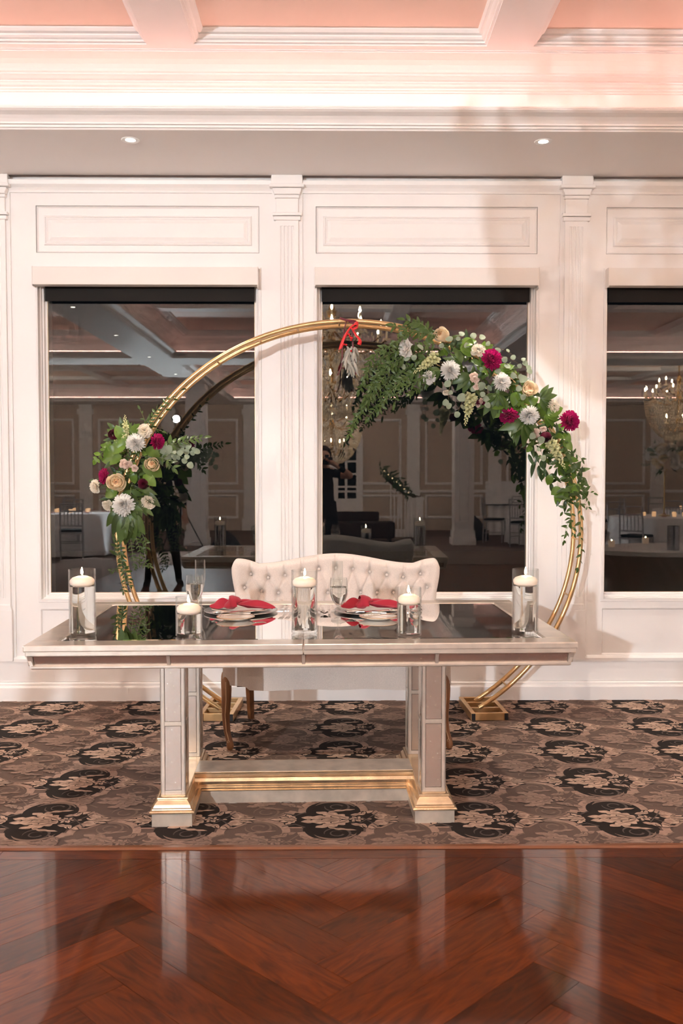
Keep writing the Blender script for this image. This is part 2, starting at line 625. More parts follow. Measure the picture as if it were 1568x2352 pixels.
for x0, x1 in WIN:
    m = MB().sweep_rect(x0, x1, zy(580), zy(473), [(0, .014), (.004, .004), (.010, .012), (.014, .014)], XZ)
    m.sweep_rect(x0 + .045, x1 - .045, zy(562), zy(494), [(0, .014), (.004, .003), (.010, .001), (.014, .006), (.020, .008), (.026, .013), (.046, .002), (.050, .001)], XZ, fill=True)
    m.build('upper_panel', white, wall)
    MB().sweep_rect(x0 - .006, x1 + .006, .27, zy(1398), [(0, 0), (.006, .003), (.012, .012)], XZ).build('lower_panel_bead', white, wall)
# cornice under the soffit, with a dark shadow gap above it
MB().prism([(0, zy(445)), (-.012, zy(445)), (-.012, zy(440)), (-.02, zy(434)), (-.032, zy(428)), (-.036, zy(420)), (-.036, zy(418)), (0, zy(418))], -RX, RX, lambda u, v, a: (a, u, v)).build('cornice', white, wall)
# ledge and base
MB().prism([(0, .232), (-.016, .232), (-.018, .240), (-.018, .256), (-.008, .268), (0, .272)], -RX, RX, lambda u, v, a: (a, u, v)).build('ledge', white, wall)
bb = MB().prism([(0, 0), (-.034, 0), (-.034, .082), (-.030, .090), (-.024, .092), (-.024, .106), (-.018, .112), (-.006, .114), (0, .116)], -RX, RX, lambda u, v, a: (a, u, v))
struct(bb, 'baseboard_back', white)
MB().box(-RX, RX, -.008, 0, .116, .232).build('base_board', white, wall)

# fluted pilasters
def pilaster(cx):
    p = thing('pilaster')
    p.parent = wall
    p.location = (cx, 0, 0)
    fl0, fl1 = zy(1372), zy(520)
    sh = MB()
    Y0 = -.026
    sh.box(-.0675, .0675, Y0, 0, .58, fl0)
    sh.box(-.0675, .0675, Y0, 0, fl1, zy(508))
    pts = [(-.0675, Y0)]
    for k in range(4):
        c = -.033 + .022 * k
        pts += [(c - .008, Y0)] + [(c - .008 * math.cos(math.pi * q / 4), Y0 + .007 * math.sin(math.pi * q / 4)) for q in range(1, 4)] + [(c + .008, Y0)]
    pts += [(.0675, Y0), (.0675, 0), (-.0675, 0)]
    sh.prism(pts, fl0, fl1, lambda u, v, a: (u, v, a))
    sh.build('shaft', white, p)
    MB().box(-.092, .092, -.010, 0, .25, zy(445)).build('backboard', white, p)
    c = MB()
    c.box(-.093, .093, -.052, 0, zy(429), ZS)
    def ringbox(hw, y0, za, zb): c.box(-hw, hw, y0, 0, za, zb)
    ringbox(.103, -.066, zy(436.5), zy(429))
    c.prism([(.086, zy(437)), (.086, zy(441)), (.078, zy(447)), (.076, zy(451)), (-.076, zy(451)), (-.078, zy(447)), (-.086, zy(441)), (-.086, zy(437))], -.05, 0, lambda u, v, a: (u, a, v))
    ringbox(.0735, -.036, zy(458), zy(451))
    ringbox(.0675, -.026, zy(491), zy(458))
    ringbox(.086, -.044, zy(498), zy(491))
    ringbox(.080, -.038, zy(508), zy(499))
    c.build('capital', white, p, bevel=.003)
    q = MB()
    q.box(-.078, .078, -.034, 0, .245, .555)
    q.prism([(-.078, .555), (-.072, .572), (-.0675, .59), (.0675, .59), (.072, .572), (.078, .555)], -.032, 0, lambda u, v, a: (u, a, v))
    q.build('plinth', white, p, bevel=.002)
for cx in PIL:
    pilaster(cx)

# windows
glass_m = bpy.data.materials.new('window_glass')
glass_m.use_nodes = True
nt = glass_m.node_tree
for n in list(nt.nodes):
    nt.nodes.remove(n)
o_ = nt.nodes.new('ShaderNodeOutputMaterial')
mx = nt.nodes.new('ShaderNodeMixShader')
tr = nt.nodes.new('ShaderNodeBsdfTransparent')
tr.inputs[0].default_value = (.75, .78, .76, 1)
gl = nt.nodes.new('ShaderNodeBsdfGlossy')
gl.inputs['Roughness'].default_value = 0.0
fr = nt.nodes.new('ShaderNodeFresnel')
fr.inputs[0].default_value = 2.0     # two panes of coated glass
nt.links.new(fr.outputs[0], mx.inputs[0])
nt.links.new(tr.outputs[0], mx.inputs[1])
nt.links.new(gl.outputs[0], mx.inputs[2])
nt.links.new(mx.outputs[0], o_.inputs[0])
shade_m = M('black_shade_cloth', (.012, .010, .009), .9)
val_m = M('cream_valance', (.80, .755, .715), .5)
gold_edge = M('glazing_spacer', (.5, .36, .2), .35, .8)
for n, (x0, x1) in enumerate(WIN):
    f = MB().sweep_rect(x0, x1, WZ0, WZ1, [(0, -.008), (.006, -.008), (.008, .028), (.014, .034), (.016, .052), (.024, .056), (.026, .078), (.036, .084), (.037, .11)], XZ)
    f.sweep_rect(x0 - .012, x1 + .012, WZ0 - .012, WZ1 + .012, [(0, 0), (.003, -.008), (.013, -.008)], XZ)
    wo = struct(f, 'window_%d' % (n + 1), white)
    MB().box(x0 + .030, x1 - .030, .092, .098, WZ0 + .030, WZ1 - .03).build('pane', glass_m, wo)
    MB().sweep_rect(x0 + .0345, x1 - .0345, WZ0 + .0345, WZ1 - .03, [(0, .0885), (.0035, .0885), (.0035, .0915)], XZ).build('spacer', gold_edge, wo)
    vb = MB().box(x0 - .004, x1 - .004, -.072, -.004, zy(657), zy(617))
    vb.box(x0 - .006, x0 - .001, -.074, -.004, zy(660), zy(616)).box(x1 - .007, x1 - .002, -.074, -.004, zy(664), zy(616))
    vb.build('shade_valance', val_m, wo, bevel=.004)
    MB().box(x0 + .034, x1 - .034, .05, .056, zy(684), zy(640)).build('roller_shade', shade_m, wo)
    MB().box(x0 + .034, x1 - .034, .046, .060, zy(685.5), zy(681)).build('shade_hem_bar', shade_m, wo)
# night outside: dark garden ground
struct(MB().box(-14, 14, .8, 14, -.3, -.25), 'ground_outside', M('night_lawn', (.02, .03, .015), .9))

# ------------------------------------------------------------------ ceiling: soffits and coffered trays
TR_IN = [(0, 3.157), (.005, 3.165), (.015, 3.165), (.015, 3.176), (.028, 3.178), (.028, 3.186), (.032, 3.191), (.040, 3.200), (.055, 3.212), (.085, 3.222), (.097, 3.230), (.097, 3.236), (.10, 3.236), (.10, 3.245),
         (.065, 3.245), (.065, 3.215), (-.06, 3.215), (-.06, 3.371), (-.045, 3.371), (-.045, 3.377), (-.03, 3.379), (-.03, 3.386), (-.012, 3.390), (-.004, 3.399), (.004, 3.401), (.004, 3.407), (.02, 3.409),
         (.034, 3.418), (.045, 3.421), (.045, 3.428), (.060, 3.430), (.068, 3.440), (.088, 3.454), (.125, 3.463), (.18, 3.465), (.20, 3.465), (.20, 3.470), (.212, 3.470), (.212, 3.474), (.25, 3.474)]
CO_IN = [(0, 3.474), (0, 3.481), (.012, 3.484), (.012, 3.492), (.022, 3.497), (.028, 3.505), (.028, 3.513), (.042, 3.518), (.050, 3.530), (.050, 3.537)]
ZC = 3.537
XY = lambda u, v, w_: (u, v, w_)
def tray(n, x0, x1, y0, y1, bx, by, bw=.23):
    t = MB().sweep_rect(x0, x1, y0, y1, TR_IN, XY)
    to = struct(t, 'ceiling_tray_%d' % n, white_c, smooth=None)
    a0, a1, b0, b1 = x0 + .25, x1 - .25, y0 + .25, y1 - .25
    xs = [a0] + [e for c in sorted(bx) for e in (c - bw / 2, c + bw / 2)] + [a1]
    ys = [b0] + [e for c in sorted(by) for e in (c - bw / 2, c + bw / 2)] + [b1]
    bmx = MB()
    for c in bx:
        bmx.add([(c - bw / 2, b0, 3.474), (c + bw / 2, b0, 3.474), (c + bw / 2, b1, 3.474), (c - bw / 2, b1, 3.474)], [(0, 1, 2, 3)])
    for c in by:
        for i in range(0, len(xs), 2):
            bmx.add([(xs[i], c - bw / 2, 3.474), (xs[i + 1], c - bw / 2, 3.474), (xs[i + 1], c + bw / 2, 3.474), (xs[i], c + bw / 2, 3.474)], [(0, 1, 2, 3)])
    bmx.build('ceiling_beam_grid', white_c, to)
    for i in range(0, len(xs), 2):
        for j in range(0, len(ys), 2):
            cmb = MB().sweep_rect(xs[i], xs[i + 1], ys[j], ys[j + 1], CO_IN, XY)
            cf = cmb.build('coffer_moulding', white_c, to)
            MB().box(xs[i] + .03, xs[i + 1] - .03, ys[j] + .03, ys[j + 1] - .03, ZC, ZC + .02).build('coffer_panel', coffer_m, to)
    # led tape lying in the cove behind the lip, turned in and up
    for s_ in range(4):
        L_ = MB()
        if s_ == 0: q = (x0, x1, y0 + .03, y0 + .055)
        if s_ == 1: q = (x0, x1, y1 - .055, y1 - .03)
        if s_ == 2: q = (x0 + .03, x0 + .055, y0, y1)
        if s_ == 3: q = (x1 - .055, x1 - .03, y0, y1)
        L_.box(*q, 3.215, 3.219).build('led_strip', led_m, to)
        d = bpy.data.lights.new('led_tape_light', 'AREA')
        d.shape = 'RECTANGLE'
        ln = (x1 - x0) if s_ < 2 else (y1 - y0)
        d.size, d.size_y = ln, .02
        d.energy = LED_W * ln
        d.color = LED_C
        lo = bpy.data.objects.new('led_tape_light', d)
        col.objects.link(lo)
        lo.location = ((q[0] + q[1]) / 2, (q[2] + q[3]) / 2, 3.252)
        inw = [Vector((0, 1, 0)), Vector((0, -1, 0)), Vector((1, 0, 0)), Vector((-1, 0, 0))][s_]
        zz = -(inw * .995 + Vector((0, 0, .10)))      # lamps shine along -Z
        xx = Vector((1, 0, 0)) if s_ < 2 else Vector((0, 1, 0))
        yy = zz.cross(xx)
        lo.rotation_euler = Matrix((xx, yy, zz)).transposed().to_euler()
    return to
TY = [(-8.22, -.74), (-16.3, -9.05)]
TX = [(-8.6, -3.02), (-2.43, 2.43), (3.02, 8.6)]
tray(1, *TX[1], *TY[0], [-.787, .875], [-2.62, -4.28, -5.94])
tray(2, *TX[0], *TY[0], [-6.7, -4.95], [-2.62, -4.28, -5.94])
tray(3, *TX[2], *TY[0], [4.95, 6.7], [-2.62, -4.28, -5.94])
tray(4, *TX[1], *TY[1], [-.787, .875], [-10.9, -12.6, -14.4])
tray(5, *TX[0], *TY[1], [-6.7, -4.95], [-10.9, -12.6, -14.4])
tray(6, *TX[2], *TY[1], [4.95, 6.7], [-10.9, -12.6, -14.4])
sf = MB()
xs = [-RX, -8.6, -3.02, -2.43, 2.43, 3.02, 8.6, RX]
ys = [RY, -16.3, -9.05, -8.22, -.74, -.03]
for i in range(len(xs) - 1):
    for j in range(len(ys) - 1):
        if i % 2 == 1 and j % 2 == 1:
            continue
        sf.add([(xs[i], ys[j], ZS), (xs[i + 1], ys[j], ZS), (xs[i + 1], ys[j + 1], ZS), (xs[i], ys[j + 1], ZS)], [(0, 1, 2, 3)])
sf.box(-RX, RX, RY, 0.3, 3.75, 3.8)
struct(sf, 'ceiling', soffit_m)
# downlights: trim ring, lens and the lamp behind it
dl_trim = M('downlight_trim', (.85, .84, .82), .4)
dl_lens = M('downlight_lens', (1, .95, .85), emit=(1.0, .93, .82), es=14)
def downlight(x, y, label, watts=0., group='recessed ceiling downlights'):
    t = thing('recessed_downlight', (x, y, ZS), label=label, cat='ceiling light', group=group)
    MB().lathe([(.026, -.001), (.045, -.004), (.048, 0), (.048, .002), (.026, .002)], 28, closed=True).build('trim_ring', dl_trim, t, smooth=40)
    MB().lathe([(.0275, -.0005), (.02, -.003), (.008, -.004)], 24).build('lens', dl_lens, t, smooth=60)
    if watts:
        lamp('downlight_beam', 'SPOT', (x, y, ZS - .02), watts, (1, .88, .74), .03, (0, 0, 0), R(74), 1.0)
downlight(-1.071, -.60, 'recessed downlight in the soffit above the left part of the arch', 130)
downlight(1.132, -.60, 'recessed downlight in the soffit above the flower-laden side of the arch', 130)
for x, wh in ((-3.27, 'beyond the left end of the view'), (3.33, 'beyond the right end of the view')):
    downlight(x, -.6, 'recessed downlight in the window soffit ' + wh, 130)
for s_ in (-1, 1):
    for y in (-2.0, -4.03, -5.97, -8.09, -10.4, -12.4):
        downlight(2.74 * s_, y, 'small recessed downlight in the side soffit, seen mirrored in the window', 0, 'side soffit downlights')

# ------------------------------------------------------------------ the rest of the ballroom, seen mirrored in the glass
struct(MB().box(-RX - .2, -RX, RY, .3, 0, 3.8), 'wall_left', beige)
struct(MB().box(RX, RX + .2, RY, .3, 0, 3.8), 'wall_right', beige)
wf = MB().box(-RX, RX, RY - .2, RY, 0, 3.8)
wfr = struct(wf, 'wall_front', beige)
for k in range(9):
    x = -8.2 + 2.05 * k  # the added, unseen ones hang lower to light the soffit
    m = MB().box(x - .16, x + .16, RY, RY + .06, .1, ZS).box(x - .2, x + .2, RY, RY + .1, 0, .3).box(x - .2, x + .2, RY, RY + .1, ZS - .25, ZS - .12)
    m.build('pilaster', white, wfr)
    if k < 8:
        MB().sweep_rect(x + .3, x + 1.75, 1.15, 2.8, [(0, RY), (.0, RY + .02), (.04, RY + .03), (.06, RY)], XZ).build('wall_panel_bead', white, wfr)
        MB().sweep_rect(x + .3, x + 1.75, .3, .9, [(0, RY), (.0, RY + .02), (.04, RY + .03), (.06, RY)], XZ).build('wall_panel_bead', white, wfr)
MB().prism([(RY, .95), (RY + .03, .95), (RY + .04, 1.0), (RY, 1.02)], -RX, RX, lambda u, v, a: (a, u, v)).build('chair_rail', white, wfr)
for k, (x, y, lab) in enumerate([(-2.66, -12.3, None), (2.62, -12.45, None)]):
    m = MB().box(x - .19, x + .19, y - .19, y + .19, .28, ZS)
    m.box(x - .215, x + .215, y - .215, y + .215, .14, .28).box(x - .235, x + .235, y - .235, y + .235, 0, .14).box(x - .23, x + .23, y - .23, y + .23, ZS - .2, ZS - .1)
    po = struct(m, 'pillar_%d' % (k + 1), white)
    for a in range(4):
        fnn = [lambda u, v, w_: (x + u, y + w_, v), lambda u, v, w_: (x + w_, y + u, v), lambda u, v, w_: (x + u, y - w_, v), lambda u, v, w_: (x - w_, y + u, v)][a]
        MB().sweep_rect(-.12, .12, .45, 2.8, [(0, .19), (.0, .206), (.02, .208), (.032, .19)], fnn).build('panel_bead', white, po)
# ------------------------------------------------------------------ mirrored trestle table
silver = M('champagne_leaf', (.74, .655, .565), .30, .62, noise=(14, .10, 5), bump=(60, .08), coat=.25)
silver_b = M('champagne_leaf_base', (.66, .575, .48), .34, .55, noise=(14, .14, 5), bump=(60, .08), coat=.2)
gold = M('gilded_moulding', (.76, .56, .36), .26, .8, noise=(20, .14, 4))
top_mirror = mirror_mat('clear_mirror', (.86, .85, .83), .012)
bevel_mirror = mirror_mat('bevelled_mirror_edge', (.93, .91, .88), .03)
old_mirror = M('antiqued_mirror', (.86, .78, .71), .24, .9, noise=(240, .2, 5, (.72, .63, .55)), bump=(400, .10))
joint_m = M('dark_reveal', (.10, .065, .045), .5)
TB = thing('dining_table', (-.118, -1.675, 0), (0, 0, R(1.5)), 'champagne silver trestle table with mirrored top and antiqued mirror panels', 'table')
HW, HD, ZT = 1.008, .572, .76
def ring_xy(mb, hw, hd, pr, fill=False):
    mb.sweep_rect(-hw, hw, -hd, hd, pr, XY, fill)
# the top frame: two halves that meet at a seam
for sx in (-1, 1):
    m = MB()
    x0, x1 = (-HW, -.0012) if sx < 0 else (.0012, HW)
    BWD = .098
    xe = (x0 + BWD, x1) if sx < 0 else (x0, x1 - BWD)
    # front, back and end rails of this half
    m.box(x0, x1, -HD, -HD + BWD, ZT - .024, ZT)
    m.box(x0, x1, HD - BWD, HD, ZT - .024, ZT)
    m.box(*((x0, x0 + BWD) if sx < 0 else (x1 - BWD, x1)), -HD + BWD, HD - BWD, ZT - .024, ZT)
    m.build('top_frame', silver, TB, bevel=.004)
    m = MB()
    i_ = .006
    xa = (x0 + i_, x1) if sx < 0 else (x0, x1 - i_)
    m.box(*xa, -HD + i_, HD - i_, ZT - .041, ZT - .0235)
    m.build('top_underframe', silver, TB, bevel=.003)
    # mirror laid into the frame, with its bevel
    mx0, mx1 = (x0 + BWD, -.001) if sx < 0 else (.001, x1 - BWD)
    MB().sweep_rect(mx0, mx1, -HD + BWD, HD - BWD, [(0, ZT - .0045), (.020, ZT - .0015)], XY).build('mirror_bevel', bevel_mirror, TB)
    MB().sweep_rect(mx0 + .020, mx1 - .020, -HD + BWD + .020, HD - BWD - .020, [(0, ZT - .006), (0, ZT - .0015)], XY, fill=True).build('mirror_top', top_mirror, TB)
# sloping apron with mirror panels between posts
A0, A1, I0, I1 = ZT - .041, ZT - .078, .012, .030
ap = MB()
ap.sweep_rect(-HW, HW, -HD, HD, [(I0 + .006, A0), (I0 + .014, A0 - .012), (I1 + .006, A1), (I1 + .02, A1), (I1 + .02, A0)], XY)
ap.build('apron_core', joint_m, TB)
lip = MB().sweep_rect(-HW, HW, -HD, HD, [(I1 + .02, A1 + .002), (I1 - .004, A1 + .002), (I1 - .010, A1 - .003), (I1 - .010, A1 - .009), (I1 - .004, A1 - .013), (I1 + .03, A1 - .013), (I1 + .03, A1 + .002)], XY)
lip.build('apron_lip', silver, TB, smooth=30)
def apr(x0, x1, name, mat, y_out, side):
    'a strip of the sloping apron between two stations'
    m = MB()
    def P(s_, t, q):  # s_ along, t 0 top .. 1 bottom, q proud
        ins = I0 + (I1 - I0) * (t ** .8) - q
        z = A0 + (A1 - A0) * t
        if side == 'f': return (s_, -HD + ins, z)
        if side == 'b': return (s_, HD - ins, z)
        if side == 'l': return (-HW + ins, s_, z)
        return (HW - ins, s_, z)
    n = 4
    vs, fs = [], []
    for k in range(n + 1):
        vs += [P(x0, k / n, y_out), P(x1, k / n, y_out), P(x1, k / n, y_out - .012), P(x0, k / n, y_out - .012)]
    for k in range(n):
        a = 4 * k
        fs += [(a, a + 1, a + 5, a + 4), (a + 1, a + 2, a + 6, a + 5), (a + 3, a, a + 4, a + 7)]
    m.add(vs, fs)
    return m.build(name, mat, TB)
for side, hw in (('f', HW), ('b', HW), ('l', HD), ('r', HD)):
    st = [-hw, -.49, 0, .49, hw] if side in 'fb' else [-hw, 0, hw]
    for k in range(len(st) - 1):
        e0 = .034 if k == 0 else .007
        e1 = .034 if k == len(st) - 2 else .007
        apr(st[k] + e0, st[k + 1] - e1, 'apron_mirror', old_mirror, .002, side)
    for k, s_ in enumerate(st):
        a, b = (s_ + (.014 if k == 0 else -.006), s_ + (.032 if k == 0 else .006))
        if k == len(st) - 1: a, b = s_ - .032, s_ - .014
        apr(a, b, 'apron_post', silver, .008, side)
# trestle feet, legs and stretcher
LX, LY, LW = .515, .245, .049
def moulded(mb_pr, hw, hd, parent, cx=0, cy_=0):
    blk = MB().sweep_rect(cx - hw, cx + hw, cy_ - hd, cy_ + hd, [(0, 0), (0, .052)], XY)
    blk.build('foot_block', silver_b, parent)
    md = MB().sweep_rect(cx - hw, cx + hw, cy_ - hd, cy_ + hd, mb_pr, XY, fill=True)
    md.build('foot_moulding', [gold], parent, smooth=35)
FM = [(0, .052), (-.008, .054), (-.0095, .059), (-.006, .064), (.001, .066), (.002, .070), (.006, .073), (.008, .080), (.013, .090), (.020, .097), (.021, .100), (.018, .104), (.019, .109), (.024, .112), (.03, .112)]
for sx in (-1, 1):
    moulded(FM, .078, .335, TB, cx=sx * LX)
    for sy in (-1, 1):
        lg = thing('leg', (sx * LX, sy * LY, 0))
        lg.parent = TB
        za, zb = .112, A1 - .012
        c = MB().box(-LW + .004, LW - .004, -LW + .004, LW - .004, za, zb)
        c.build('leg_core', joint_m, lg)
        zm = .395
        for a in range(4):
            rot = Matrix.Rotation(a * math.pi / 2, 4, 'Z')
            fr_ = MB()
            fr_.box(-LW, -LW + .0165, -LW, -LW + .006, za, zb, rot).box(LW - .0165, LW, -LW, -LW + .006, za, zb, rot)
            fr_.box(-LW + .0165, LW - .0165, -LW, -LW + .006, za, za + .017, rot).box(-LW + .0165, LW - .0165, -LW, -LW + .006, zm - .008, zm + .008, rot)
            fr_.build('leg_frame', silver, lg, bevel=.0012)
            for p0, p1 in ((za + .019, zm - .010), (zm + .010, zb - .002)):
                MB().box(-LW + .0185, LW - .0185, -LW + .002, -LW + .004, p0, p1, rot).build('mirror_panel', old_mirror, lg)
ST = [(0, 0), (0, .052), (-.003, .053), (-.004, .057), (0, .060), (-.002, .063), (-.003, .068), (.001, .072), (.001, .076), (-.010, .086), (-.014, .098), (-.008, .110), (.0, .114), (.0, .117), (-.004, .120), (-.004, .127), (0, .130)]
x_s = LX - .078
MB().prism([(-.085, 0), (-.085, .052), (.085, .052), (.085, 0)], -x_s, x_s, lambda u, v, a: (a, u, v)).build('stretcher', silver_b, TB)
prf = [(-.085 + t, z) for t, z in ST[1:]]
prf += [(-u, z) for u, z in reversed(prf)]
MB().prism(prf, -x_s - .02, x_s + .02, lambda u, v, a: (a, u, v)).build('stretcher_moulding', gold, TB, smooth=35)
MB().box(-x_s - .02, x_s + .02, -.075, .075, .129, .1315).build('stretcher_top', silver_b, TB)

# ------------------------------------------------------------------ tufted settee
linen = M('oatmeal_linen', (.70, .62, .565), .85, spec=.2, sheen=.3, noise=((260, 260, 260), .07, 2), bump=((420, 420, 420), .25))
oak = M('carved_walnut', (.30, .135, .055), .45, noise=((30, 30, 4), .3, 4, (.15, .06, .025)), coat=.15)
black_cl = M('black_dust_cloth', (.012, .012, .016), .95)
SE = thing('settee', (.022, -.66, 0), (0, 0, R(.8)), 'oatmeal linen settee with button tufted camel back and carved wooden legs', 'settee')
BW = .56
def back_top(x):
    u = x / BW
    a = abs(u)
    z = .956 - .052 * (1 - math.cos(math.pi * min(1, a / .74))) / 2 * 1.0
    if a > .74:
        z += .026 * math.sin(math.pi * min(1, (a - .74) / .20) / 2) 
    if a > .93:
        z -= .05 * ((a - .93) / .07) ** 2.2
    return z
btn = []
for k in range(11):
    x = -.455 + .091 * k
    btn.append((x, back_top(x) - (.076 if abs(k - 5) < 5 else .07)))
for k in range(12):
    x = -.50 + .0909 * k
    btn.append((x, .748 + (.028 if k in (0, 11) else .010 if k in (1, 10) else 0)))
for k in range(11):
    x = -.455 + .091 * k
    btn.append((x, .645))
def tuft(x, z):
    h = 0
    for bx, bz in btn:
        d2 = (x - bx) ** 2 + (z - bz) ** 2
        if d2 < .01:
            h -= .030 * math.exp(-d2 / (.016 ** 2)) + .009 * math.exp(-d2 / (.04 ** 2))
    return h
rows = {}
def crease(x, z):
    'pulled folds running from button to button'
    h = 0
    for (ax, az), (bx, bz) in SEGS:
        if min(ax, bx) - .02 < x < max(ax, bx) + .02 and min(az, bz) - .02 < z < max(az, bz) + .02:
            l2 = (bx - ax) ** 2 + (bz - az) ** 2
            t = max(0, min(1, ((x - ax) * (bx - ax) + (z - az) * (bz - az)) / l2))
            d = math.hypot(x - ax - t * (bx - ax), z - az - t * (bz - az))
            h = min(h, -.0075 * math.exp(-(d / .0055) ** 2))
    return h
SEGS = []
up_, mid_, low_ = btn[:11], btn[11:23], btn[23:]
for k in range(11):
    SEGS += [(up_[k], mid_[k]), (up_[k], mid_[k + 1]), (low_[k], mid_[k]), (low_[k], mid_[k + 1])]
    SEGS.append((up_[k], (up_[k][0], back_top(up_[k][0]) - .004)))
NU, NV = 250, 92
ZB0 = .44
def back_pt(u, v):
    x = (u * 2 - 1) * BW
    zt = back_top(x)
    # the sides are drawn in below the ears
    z = ZB0 + (zt - ZB0) * v
    pinch = 1 - .045 * math.exp(-((z - .70) / .11) ** 2) - .07 * max(0, (.62 - z) / .2)
    edge = min(1, (1 - abs(u * 2 - 1)) * BW / .035)
    etop = min(1, (zt - z) / .035)
    rnd_ = .042 * (1 - math.sqrt(max(0, 1 - (1 - edge) ** 2))) + .042 * (1 - math.sqrt(max(0, 1 - (1 - etop) ** 2)))
    y = -.085 + .10 * (z - .45) * .55 + min(.06, rnd_) - tuft(x, z) - crease(x, z)
    return (x * pinch, y, z)
m = MB().grid(back_pt, NU, NV)
def back_rear(u, v):
    x, y, z = back_pt(u, v)
    edge = min(1, (1 - abs(u * 2 - 1)) * BW / .03)
    etop = min(1, (back_top((u * 2 - 1) * BW) - z) / .03)
    e = math.sqrt(max(0, 1 - (1 - min(edge, etop)) ** 2))
    return (x, -.085 + .10 * (z - .45) * .55 + .05 + .05 * e, z)
m.grid(back_rear, 60, 24)
m.build('backrest', linen, SE, smooth=179, recalc=False)
bt = MB().lathe([(.0, .003), (.005, .0025), (.0078, .0005), (.0078, -.004)], 12, cap0=False, cap1=True)
b0 = None
for bx, bz in btn:
    pinch = 1 - .045 * math.exp(-((bz - .70) / .11) ** 2) - .07 * max(0, (.62 - bz) / .2)
    if b0 is None:
        o = b0 = bt.build('button', linen, SE, smooth=60)
    else:
        o = link_copy(b0, SE)
    o.location = (bx * pinch, -.085 + .10 * (bz - .45) * .55 + .027, bz)
    o.rotation_euler = (R(90), 0, 0)
# seat cushion with curved apron skirt
def seat_pt(u, v):
    a = u * 2 * math.pi
    ca, sa = math.cos(a), math.sin(a)
    sq = (abs(ca) ** 5 + abs(sa) ** 5) ** (-1 / 5)
    return ca * sq, sa * sq
sm_ = MB()
def seat_fn(u, v):
    cx_, sy_ = seat_pt(u, v)
    prof = [(0.0, .465), (.55, .468), (.85, .462), (.97, .445), (1, .42), (1, .38)]
    k = min(4, int(v * 5))
    f_ = v * 5 - k
    r_ = prof[k][0] + (prof[k + 1][0] - prof[k][0]) * f_
    z = prof[k][1] + (prof[k + 1][1] - prof[k][1]) * f_
    return (cx_ * .565 * r_, -.10 + sy_ * .27 * r_, z)
sm_.grid(seat_fn, 64, 12, wrapu=True)
sm_.build('seat_cushion', linen, SE, smooth=60)
def skirt_z(x):
    a = abs(x)
    return .312 - .020 * math.exp(-(x / .14) ** 2) - .0 + .012 * math.cos(x * 9) + (.014 if a > .45 else 0)
sk = MB()
n = 60
for side in (-1, 1):
    vs = []
    for i in range(n + 1):
        x = -.57 + 1.14 * i / n
        bow = .016 * (1 - (x / .57) ** 2) if side < 0 else 0
        y = -.10 + side * (.262 + bow) + .0015 * math.sin(x * 60)
        vs += [(x, y, skirt_z(x) if side < 0 else .34), (x, y, .43)]
    sk.add(vs, [(2 * i, 2 * i + 2, 2 * i + 3, 2 * i + 1) for i in range(n)])
for sx in (-1, 1):
    sk.add([(sx * .57, -.362, .325), (sx * .57, .162, .34), (sx * .57, .162, .43), (sx * .57, -.362, .43)], [(0, 1, 2, 3)])
sk.build('seat_apron', linen, SE, smooth=40)
MB().box(-.50, .50, -.36, .15, .318, .33).build('dust_cover', black_cl, SE)
dc = MB()
dc.grid(lambda u, v: ((u * 2 - 1) * .13 + .09, -.30 + .14 * v, .318 - .030 * math.sin(math.pi * u) ** 1.2 * math.sin(math.pi * min(1, v + .3))), 16, 6)
dc.grid(lambda u, v: (-.42 + u * .26, -.30 + .2 * v, .32 - .022 * math.sin(math.pi * u) * math.sin(math.pi * min(1, v + .3))), 12, 6)
dc.build('sagging_cover', black_cl, SE, smooth=60)
def cabriole(sx, front):
    lg = MB()
    if front:
        path = [(.012, .02, .40), (.006, .006, .345), (.004, -.006, .26), (.010, -.004, .18), (.004, -.008, .10), (-.010, -.016, .05), (-.016, -.022, .03), (-.012, -.018, 0)]
        rad = [.022, .030, .026, .021, .018, .0165, .021, .017]
        px_, py_ = sx * .548, -.352
    else:
        path = [(0, -.03, .40), (0, -.01, .3), (0, .06, .15), (0, .13, 0)]
        rad = [.026, .024, .022, .018]
        px_, py_ = sx * .475, .10
    pts = []
    for x, y, z in path:
        pts.append((px_ - sx * (-x) * 1.0 if sx < 0 else px_ - x, py_ + y, z))
    lg.tube(pts, rad, 10 if front else 4)
    o = lg.build('leg', oak, SE, smooth=50, sub=1 if front else 0)
    if front:
        k = MB()
        q = [Vector(p) for p in pts]
        off = [Vector((0, -r * .92, 0)) for r in rad]
        k.tube([q[i] + off[i] for i in range(1, 6)], .003, 6)
        c0 = q[5] + off[5] + Vector((-.004, -.002, .0))
        k.tube([c0 + Vector((.0055 * math.cos(t * .8), 0, .0055 * math.sin(t * .8))) for t in range(8)], .0018, 5, closed=True)
        k.build('carved_bead', M('rubbed_bead', (.52, .33, .19), .5), o, smooth=60)
for sx in (-1, 1):
    cabriole(sx, True)
    cabriole(sx, False)

